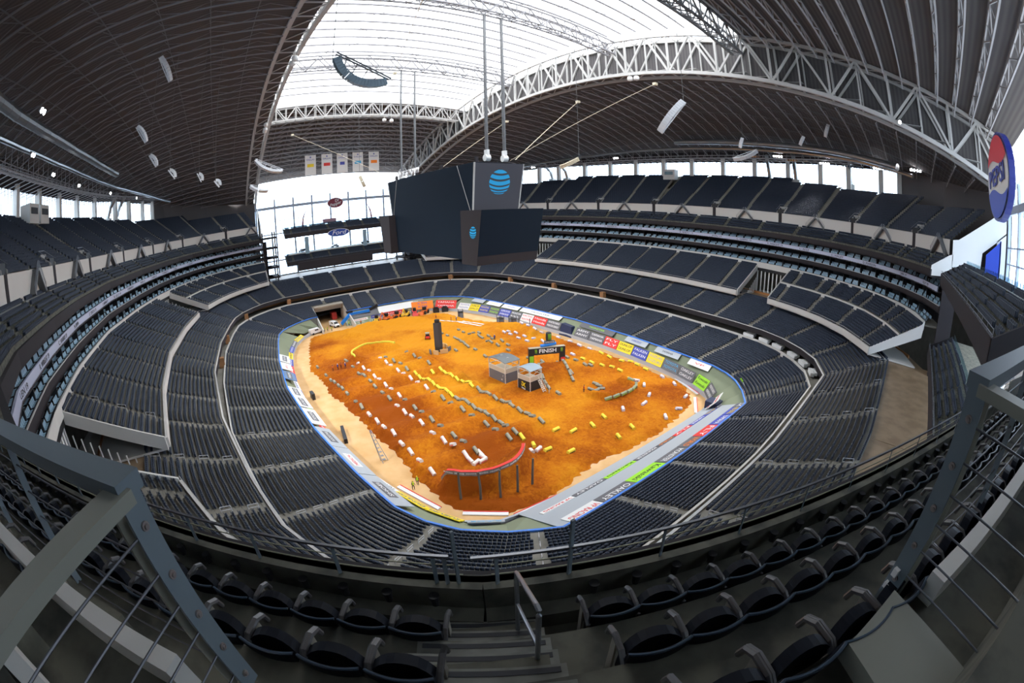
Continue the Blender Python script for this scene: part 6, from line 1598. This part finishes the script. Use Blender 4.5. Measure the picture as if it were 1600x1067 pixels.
hiv = mat('hi_vis_yellow', (.65, .85, .02), .6); pants = mat('dark_trousers', (.02, .02, .03), .8); orange_v = mat('hi_vis_orange', (.9, .18, .02), .6)
pa = person_proto('person', hiv, pants, MY); pb = person_proto('person', orange_v, pants, darker, .1, .05); pc = person_proto('person', MBL, pants, MW, .3, .2)
spots = [(pa, -46.1, 34.6, 2.0, 'person in yellow vest standing on the plywood by the left yellow banner, left of two'), (pa, -45.3, 33.4, 1.2, 'person in yellow vest on the plywood by the dirt edge, right of two'),
         (pb, 17.2, 30.6, 0, 'person in orange vest at the left of the group on the far left dirt'), (pc, 17.4, 29.0, 1, 'person in dark clothes, second in the group on the far left dirt'), (pb, 17.9, 27.9, 2, 'person in orange top, third in the group on the far left dirt'), (pc, 17.0, 26.8, 3, 'person in dark clothes at the right of the group on the far left dirt'),
         (pa, 65.8, 21.6, 0, 'person in yellow vest left of the tunnel mouth'), (pa, 66.2, 20.2, 1, 'person in yellow vest beside the white truck, closest to it'), (pa, 64.8, 18.8, 1, 'person in yellow vest in front of the tunnel mouth'), (pa, 67.6, 10.6, 1, 'person in yellow vest at the foot of the blue arm'), (pa, 66.8, 8.4, 1, 'person in yellow vest right of the foot of the blue arm'), (pb, 66.2, 5.9, 1, 'person in orange vest by the green scrim'),
         (pb, 42.0, -22.6, 0, 'person in orange on the start straight, left of two'), (pc, 41.0, -24.4, 0, 'person in dark on the start straight, right of two'), (pb, 50.5, -20.5, 1, 'person in orange near the far plywood ramp'), (pb, -36.6, -13.3, 2, 'person in orange vest standing below the finish jump'), (pc, -8.0, -20.2, 1, 'person in black standing beyond the timing huts, left of the arch'), (pc, 8.6, -19.6, 1, 'person in black among the far grey blocks')]
used = set()
for proto, x, y, rz, lab in spots:
    z = gz(x, y)
    if id(proto) not in used: used.add(id(proto)); proto.location = (x, y, z); proto.rotation_euler = (0, 0, rz); proto['label'] = lab; proto['category'] = 'person'
    else: o = copy_tree(proto, (x, y, z), rz, lab)

# ------------------------------------------------------------------ aisle handrails on the nearer stands
hr = None; nhr = 0
def rails(qf, qr, z0, z1, n, us, sx, sy, every, where, cam_d):
    global hr, nhr
    rise = (z1 - z0) / (n - 1)
    for ai, u in enumerate(us):
        i = int(u); t = u - i
        if i >= len(qf) - 1: continue
        f = (qf[i][0] * (1 - t) + qf[i + 1][0] * t, qf[i][1] * (1 - t) + qf[i + 1][1] * t); g = (qr[i][0] * (1 - t) + qr[i + 1][0] * t, qr[i][1] * (1 - t) + qr[i + 1][1] * t)
        for k in range(1, n - 2, every):
            x = sx * (f[0] + (g[0] - f[0]) * (k + .5) / n); y = sy * (f[1] + (g[1] - f[1]) * (k + .5) / n)
            d = math.hypot(x - CAMP[0], y - CAMP[1])
            if d > cam_d or nhr >= 290 or d < 16: continue
            L_ = math.hypot(g[0] - f[0], g[1] - f[1]) / n * 1.6
            if hr is None:
                mb = MB(); 
                for z in (.5, .95): mb.beam((0, 0, z), (1, 0, z + .42), .06)
                mb.beam((0, 0, 0), (0, 0, .95), .06); mb.beam((1, 0, .25), (1, 0, 1.37), .06); o = mb.build('aisle_handrail', mat('pale_rail', (.55, .55, .57), .4)); hr = o
            else: o = hr.copy(); C.objects.link(o)
            o.location = (x, y, z0 + rise * k); o.rotation_euler = (0, 0, math.atan2(sy * (g[1] - f[1]), sx * (g[0] - f[0]))); o.scale = (L_, 1, 1 if rise > .3 else .8)
            nhr += 1
            tag(o, 'pale handrail, %s, %s aisle, %s rail up' % (where, ordinal(ai), ordinal(k // every)), 'handrail', 'aisle handrails')
rails(K_Q, L_Q, 5.0, 9.0, 18, low_a, -1, 1, 3, 'left lower bowl', 75); rails(M_Q, N_Q, 12.9, 18.3, 16, mid_a, -1, 1, 4, 'left middle tier', 62)
rails(K_Q, L_Q, 5.0, 9.0, 18, low_a, -1, -1, 3, 'right lower bowl', 85); rails(M_Q, N_Q, 12.9, 18.3, 16, mid_a, -1, -1, 4, 'right middle tier', 95)
rails(C2c, C1c, 19.7, 26.6, 17, quadrant_u(C2c, 0.0, 13.5), -1, 1, 5, 'left club tier', 70)
# covered tables behind the right lower bowl
for i, s in enumerate((58, 63.5, 69, 76, 82, 88)):
    g = on_poly(offset(L_Q, 1.6), s); 
    if not g: continue
    x, y, a = g; mb = MB(); mb.box((0, 0, .45), (3.6, 1.0, .9)); mb.box((0, 1.0, .62), (3.2, .7, .7)); o = mb.build('covered_table', offwhite)
    o.location = (-x, -y, 9.6 + .35); o.rotation_euler = (0, 0, math.atan2(-math.sin(a), -math.cos(a))); tag(o, 'long white covered table behind the right lower bowl, %s from the far end' % ordinal(i), 'table', 'white covered tables')
for i, s in enumerate((2, 14.6, 27.2, 39.8, 52, 72, 84, 97)):
    for sx in (1,):
        g = on_poly(offset(L_Q, .9), s)
        if not g: continue
        x, y, a = g; o = MB().box((0, 0, 0), (1.6, 1.6, 2.6)).build('entry_column', mat('amber_light_tint', (.35, .17, .07), .6)); o.location = (x, -y if i % 2 == 0 else y, 10.9); o.rotation_euler = (0, 0, 0)  # amber concourse lighting put into the column colour
        tag(o, 'amber lit column behind the lower bowl, %s from the middle of the %s side' % (ordinal(i // 2), 'far' if i % 2 == 0 else 'left'), 'column', 'amber columns behind the lower bowl')

# ------------------------------------------------------------------ the block the camera stands in
V0 = Vector((-98.95, 53.7)); dL = Vector((.612, .791)); nL = Vector((-.791, .612)); dR = Vector((-.487, -.873)); nR = Vector((-.873, .487))
Pm = Vector((-98.95 - .0, 53.7))
# seats: one prototype with all its parts
arm_m = mat('armrest_grey', (.09, .085, .085), .4); arm_b = mat('armrest_beige', (.30, .27, .22), .5)
def curved_plate(mb, w, z0, z1, x0, x1, th, bow, nseg=8, round_top=0.0, mi=0):
    """plate across y, bowed in x, leaning from x0 (bottom) to x1 (top)"""
    nz = 6; F_, B_ = [], []
    for j in range(nz + 1):
        t = j / nz
        for i in range(nseg + 1):
            s = -1 + 2 * i / nseg
            hh = z0 + (z1 - z0) * t
            if round_top: hh = z0 + (z1 - z0) * t * (1 - round_top * abs(s) ** 3)
            x = x0 + (x1 - x0) * t + bow * s * s
            wv = w / 2 * (1 - .05 * (1 - t))
            F_.append((x, s * wv, hh)); B_.append((x - th, s * wv, hh))
    n = nseg + 1; N = len(F_); fs = []
    for j in range(nz):
        for i in range(nseg):
            a = j * n + i; fs.append((a, a + 1, a + n + 1, a + n)); fs.append((N + a, N + a + n, N + a + n + 1, N + a + 1))
    for i in range(nseg): fs.append((i, N + i, N + i + 1, i + 1)); a = nz * n + i; fs.append((a, a + 1, N + a + 1, N + a))
    for j in range(nz): a = j * n; fs.append((a, a + n, N + a + n, N + a)); a = j * n + nseg; fs.append((a, N + a, N + a + n, a + n))
    mb.add(F_ + B_, fs, mi)
seat0 = empty('folding_seat', (0, 0, 0), cat='seat', group='navy folding seats around the camera')
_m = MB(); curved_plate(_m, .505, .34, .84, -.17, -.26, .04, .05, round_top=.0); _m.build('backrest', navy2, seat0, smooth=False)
_m = MB(); _m.tube([(-.283 + .05 * s * s, s * .25, .845) for s in [k / 6 - 1 for k in range(13)]], .014, 6); _m.build('rim_highlight', mat('rim_highlight_blue', (.05, .075, .11), .3), seat0)  # paler tube paints the edge highlight along the backrest top
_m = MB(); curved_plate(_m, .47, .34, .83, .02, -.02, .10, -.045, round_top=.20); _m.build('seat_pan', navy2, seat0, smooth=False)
_m = MB(); N_s = 14; _m.tube([(-.30, -.15 + .085 * math.cos(k * 2 * PI / N_s), .56 + .085 * math.sin(k * 2 * PI / N_s)) for k in range(N_s + 1)], .010, 5); _m.build('cup_ring', navy2, seat0)
_m = MB(); _m.tube([(-.24, .255, .56), (-.22, .255, .68), (-.12, .255, .745), (.05, .255, .75), (.15, .255, .70), (.18, .255, .60)], .028, 7); _m.build('armrest', arm_m, seat0)
_m = MB(); _m.hexa([(-.06, .245, 0), (.06, .245, 0), (.06, .265, 0), (-.06, .265, 0), (-.02, .245, .72), (.06, .245, .72), (.06, .265, .72), (-.02, .265, .72)]); _m.tube([(0, .255, .0), (0, .255, .02)], .10, 10); _m.build('stanchion', arm_b, seat0)
seat_end = None
def place_seat(base, d, nrm, s, dist, z, first, label):
    p = base + d * s + nrm * dist; rz = math.atan2(-nrm.y, -nrm.x)
    if first[0]: first[0] = False; seat0.location = (p.x, p.y, z); seat0.rotation_euler = (0, 0, rz); seat0['label'] = label; return seat0
    return copy_tree(seat0, (p.x, p.y, z), rz, label)
first = [True]; count = 0
rownames = ['front row', 'second row', 'third row', 'fourth row', 'fifth row']
SEATROWS = {('L', 0): (.565, .535, 26, .65), ('R', 0): (1.2, .515, 30, .61), ('L', 1): (.41, .54, 26, 1.56), ('R', 1): (1.165, .512, 30, 1.54),
            ('L', 2): (3.6, .54, 15, 2.45), ('R', 2): (1.15, .50, 26, 2.46), ('L', 3): (5.6, .54, 11, 3.33), ('R', 3): (5.6, .51, 18, 3.33), ('R', 4): (6.6, .51, 16, 4.1)}
for (side, row), (s0, pitch, n_, dist) in SEATROWS.items():
    z = 38.0 + .7 * row; d, nrm = (dL, nL) if side == 'L' else (dR, nR)
    for k in range(n_):
        s = s0 + pitch * k
        if s > (12.2 if side == 'L' else 16.6): break
        o = place_seat(V0, d, nrm, s, dist, z, first, 'navy folding seat, %s %s of the steps, %s from them' % (rownames[row], 'left' if side == 'L' else 'right', ordinal(k)))
        if k == 0 and side == 'L':
            for nm_ in ('armrest', 'stanchion'):
                src = [c for c in seat0.children if c.name.startswith(nm_)][0]; q = src.copy(); C.objects.link(q); q.parent = o; q.location = (0, -.52, 0)
        count += 1
print('near seats', count)
# cup holders along the parapet
cup = None
for side, base, d, nrm, s0, pt_ in (('left', V0, dL, nL, .53, .535), ('right', V0, dR, nR, 1.21, .51)):
    for k in range(22):
        s = s0 + pt_ * k; p = base + d * s + nrm * .15
        if cup is None:
            cup = empty('cup_holder', (0, 0, 0), cat='cup holder', group='cup holders on the parapet')
            _m = MB(); _m.lathe((0, 0, 0), [(.045, -.09), (.055, .05), (.062, .05), (.062, .065)], 12); _m.box((.06, 0, -.01), (.06, .05, .09)); _m.build('holder', darker, cup)
            _m = MB(); _m.lathe((0, 0, -.03), [(.03, 0), (.03, .02)], 10); _m.build('insert', mat('holder_pale', (.3, .33, .34), .5), cup); o = cup
        else: o = copy_tree(cup)
        o.location = (p.x, p.y, 38.46); o.rotation_euler = (0, 0, math.atan2(-nrm.y, -nrm.x)); o['label'] = 'black cup holder on the parapet, %s of the steps, %s from them' % (side, ordinal(k))
# guard rail
gr = empty('guard_rail', (V0.x, V0.y, 38.6), label='thin steel guard rail with two cables along the deck front', cat='rail')
def GR(side, s, z, o=0.0):
    d, nn = (dL, nL) if side == 'L' else (dR, nR); p = d * s + nn * o; return (p.x, p.y, z - 38.6)
tb = MB(); tb.beam(GR('L', 14.8, 39.03), GR('L', .33, 39.03), .035, .03); tb.beam(GR('R', -.1, 39.03), GR('R', 16.5, 39.03), .035, .03); tb.build('top_bar', railsteel, gr)
cb = MB()
for z in (38.75, 38.9): cb.beam(GR('L', 14.8, z), GR('L', .2, z), .012); cb.beam(GR('R', .1, z), GR('R', 16.5, z), .012)
cb.build('cables', mat('cable_olive', (.3, .3, .2), .5), gr)
for s in [.38, .50] + [1.65 + 1.15 * k for k in range(12)]:
    MB().beam(GR('L', s, 38.55, .02), GR('L', s, 39.03), .045, .015).build('post', slate, gr)
for s in [.16] + [2.05 + 1.15 * k for k in range(13)]:
    MB().beam(GR('R', s, 38.55, .02), GR('R', s, 39.03), .045, .015).build('post', slate, gr)
MB().beam(GR('R', .95, 38.5, .0), GR('R', .95, 39.42), .045, .03).build('tall_post', slate, gr); MB().beam(GR('L', .26, 38.5, .0), GR('L', .26, 39.40), .035, .03).build('tall_post', slate, gr)
# concrete inner face ledge of the parapet
led = MB()
for d, nn, s1 in ((dL, nL, 12), (dR, nR, 17)):
    a, b = V0, V0 + d * s1
    led.hexa([(*(p + nn * o_), z) for z, in ((38.0,), (38.25,)) for p, o_ in ((a, .09), (b, .09), (b, .30), (a, .30))])
    led.hexa([(*(p + nn * o_), z) for z, in ((38.0,), (38.6,)) for p, o_ in ((a, -.12), (b, -.12), (b, .09), (a, .09))])
structure(led, 'trim_15', near_concrete, 'stained concrete kerb inside the parapet')
# aisle steps, in the bisector direction
nb = (nL + nR).normalized(); db = Vector((-nb.y, nb.x)); db = -db if db.dot(dL) < 0 else db
stp = MB(); strip = MB()
for k in range(12):
    z = 38.0 + .23333 * (k + 1); a0 = .296 * (k + 1) - .01; a1 = a0 + .32
    w = .58 + .02 * k
    P = [V0 + nb * a0 - db * w, V0 + nb * a0 + db * w, V0 + nb * a1 + db * w, V0 + nb * a1 - db * w]
    stp.hexa([(p.x, p.y, z - .235) for p in P] + [(p.x, p.y, z + .004) for p in P])
    P = [V0 + nb * (a0 + .03) - db * (w - .05), V0 + nb * (a0 + .03) + db * (w - .05), V0 + nb * (a0 + .085) + db * (w - .05), V0 + nb * (a0 + .085) - db * (w - .05)]
    strip.hexa([(p.x, p.y, z) for p in P] + [(p.x, p.y, z + .009) for p in P])
o = stp.build('aisle_steps', mat('step_concrete', (.22, .22, .195), .85, noise=(4, (.15, .15, .13), .4, .7))); tag(o, 'pale concrete aisle steps going down to the guard rail in front of the camera', 'steps')
strip.build('grip_strips', mat('grip_dark', (.055, .055, .06), .9), o)
hp = MB(); A_ = V0 + nb * .62 - db * .05; B_ = V0 + nb * 1.45 - db * .05; zt_ = 39.42
A_ = Vector((-99.62, 53.74)); B_ = Vector((-100.30, 54.05))
hp.tube([(A_.x, A_.y, 38.1), (A_.x, A_.y, 39.34), (A_.x, A_.y, 39.40), (A_.x - .03, A_.y + .015, 39.43), (B_.x + .05, B_.y - .02, 39.76), (B_.x, B_.y, 39.76), (B_.x, B_.y, 39.70), (B_.x, B_.y, 38.6)], .022, 10)
hp.tube([(A_.x, A_.y, 38.93), (B_.x, B_.y, 39.25)], .018, 8)
tag(hp.build('stair_handrail', railsteel, smooth=False), 'single steel handrail frame standing in the middle of the aisle steps', 'handrail')

# slate grey guard frames either side of the camera
def bar(mb, p, q, w, h): mb.beam(p, q, w, h)
def guard(side, post, base_z, top_z, dpar, dperp, label, bolts=True):
    """post: plan position; dpar: along the rows away from the steps; dperp: back away from the field"""
    r = empty('safety_railing', (post.x, post.y, base_z), label=label, cat='railing')
    H = top_z - base_z
    toc = (Vector(CAMP[:2]) - post).normalized()
    def l3(v2, z): return (v2.x, v2.y, z)
    for nme, off, wid in (('flange', dpar * .00, .15), ('flange', dpar * .12 + dperp * .03, .11)):
        mb = MB(); p = l3(off, 0); q = l3(off, H); mb.beam(p, q, .022, wid, up=(dperp.x, dperp.y, 0)); mb.build('post', slate if off.length < .01 else taupe, r)
    mb = MB()
    for k in range(5):
        z = H - .22 - k * .30; c0 = dperp * .0 - dpar * .0
        n3 = Vector((-dpar.x, -dpar.y, 0)); c = Vector(l3(c0, z)) + n3 * .011
        mb.tube([tuple(c), tuple(c + n3 * .012)], .026, 10); mb.tube([tuple(c + n3 * .012), tuple(c + n3 * .024)], .014, 8)
    mb.build('bolts', mat('bolt_steel', (.35, .30, .28), .4, .6), r)
    mb = MB(); mb.beam(l3(dpar * -.05, H + .0), l3(dpar * 5.5, H + .0), .17, .09); mb.build('top_rail', slate, r)
    mb = MB(); mb.beam(l3(dperp * .02, H - .03), l3(dperp * 2.2, H - .03), .17, .07); mb.build('return_rail', taupe, r)
    cb = MB()
    for k in range(6):
        z = H - .25 - k * .22
        cb.tube([l3(dperp * .0, z), l3(dperp * 2.2, z)], .008, 6); cb.tube([l3(dpar * .05, z), l3(dpar * 5.5, z)], .008, 6)
    cb.build('cables', mat('cable_dark', (.10, .10, .11), .4, .5), r)
    for s in (1.9, 3.8):
        mb = MB(); mb.beam(l3(dpar * s, 0.2), l3(dpar * s, H), .07, .02, up=(dpar.x, dpar.y, 0)); mb.build('post', slate, r)
    return r
PL = Vector((CAMP[0] + 1.90 * math.cos(math.radians(23.0)), CAMP[1] + 1.90 * math.sin(math.radians(23.0))))
PR = Vector((CAMP[0] + 2.75 * math.cos(math.radians(-103.0)), CAMP[1] + 2.75 * math.sin(math.radians(-103.0))))
guard('left', PL, 39.9, 41.46, dL, nL, 'slate grey steel guard frame with cables close on the left of the camera')
guard('right', PR, 39.0, 41.70, dR, nR, 'slate grey steel guard frame with cables close on the right of the camera')
# pale walls that flank the stairwells behind the guards
wl = MB()
for d, nn, PP in ((dL, nL, PL), (dR, nR, PR)):
    a = PP + d * .25; 
    wl.hexa([(*(p + nn * o_), z) for z in (39.2, 40.35) for p, o_ in ((a, .20), (a + d * 7, .20), (a + d * 7, .36), (a, .36))])
    wl.hexa([(*(p + nn * o_), z) for z in (39.2, 40.95) for p, o_ in ((a + d * .5, 1.05), (a + d * 7, 1.05), (a + d * 7, 1.2), (a + d * .5, 1.2))])
structure(wl, 'wall_stairwell', pale, 'pale kerb walls of the stairwells beside the camera')
eb = MB(); q = PR - nR * .05 - dR * .25
eb.hexa([(*(q + dR * e + nR * f_), z) for z in (39.6, 40.25) for e, f_ in ((-.45, .25), (.18, .12), (.18, 1.6), (-.55, 1.6))])
o = eb.build('kick_panel', taupe); tag(o, 'plain taupe panel at the foot of the right guard frame', 'panel')
stk = MB(); c_ = PR - dR * .012
for z, dz, o_ in ((40.33, .06, -.02), (40.20, .045, -.03)): stk.box((c_.x - dR.x * .014 + nR.x * o_, c_.y - dR.y * .014 + nR.y * o_, z), (.05, .05, dz), rz=math.atan2(dR.y, dR.x))
tag(stk.build('sticker', offwhite), 'small pale sticker on the foot of the right guard frame post', 'sticker')

for _o in C.objects:
    _l = _o.get('label')
    if _l and len(_l.split()) > 16:
        _w = _l.split(); _drop = [w for w in ('curved', 'printed', 'small', 'white', 'dark', 'pale', 'blue') if w in _w]
        while len(_w) > 16 and _drop: _w.remove(_drop.pop(0))
        _o['label'] = ' '.join(_w[:16])
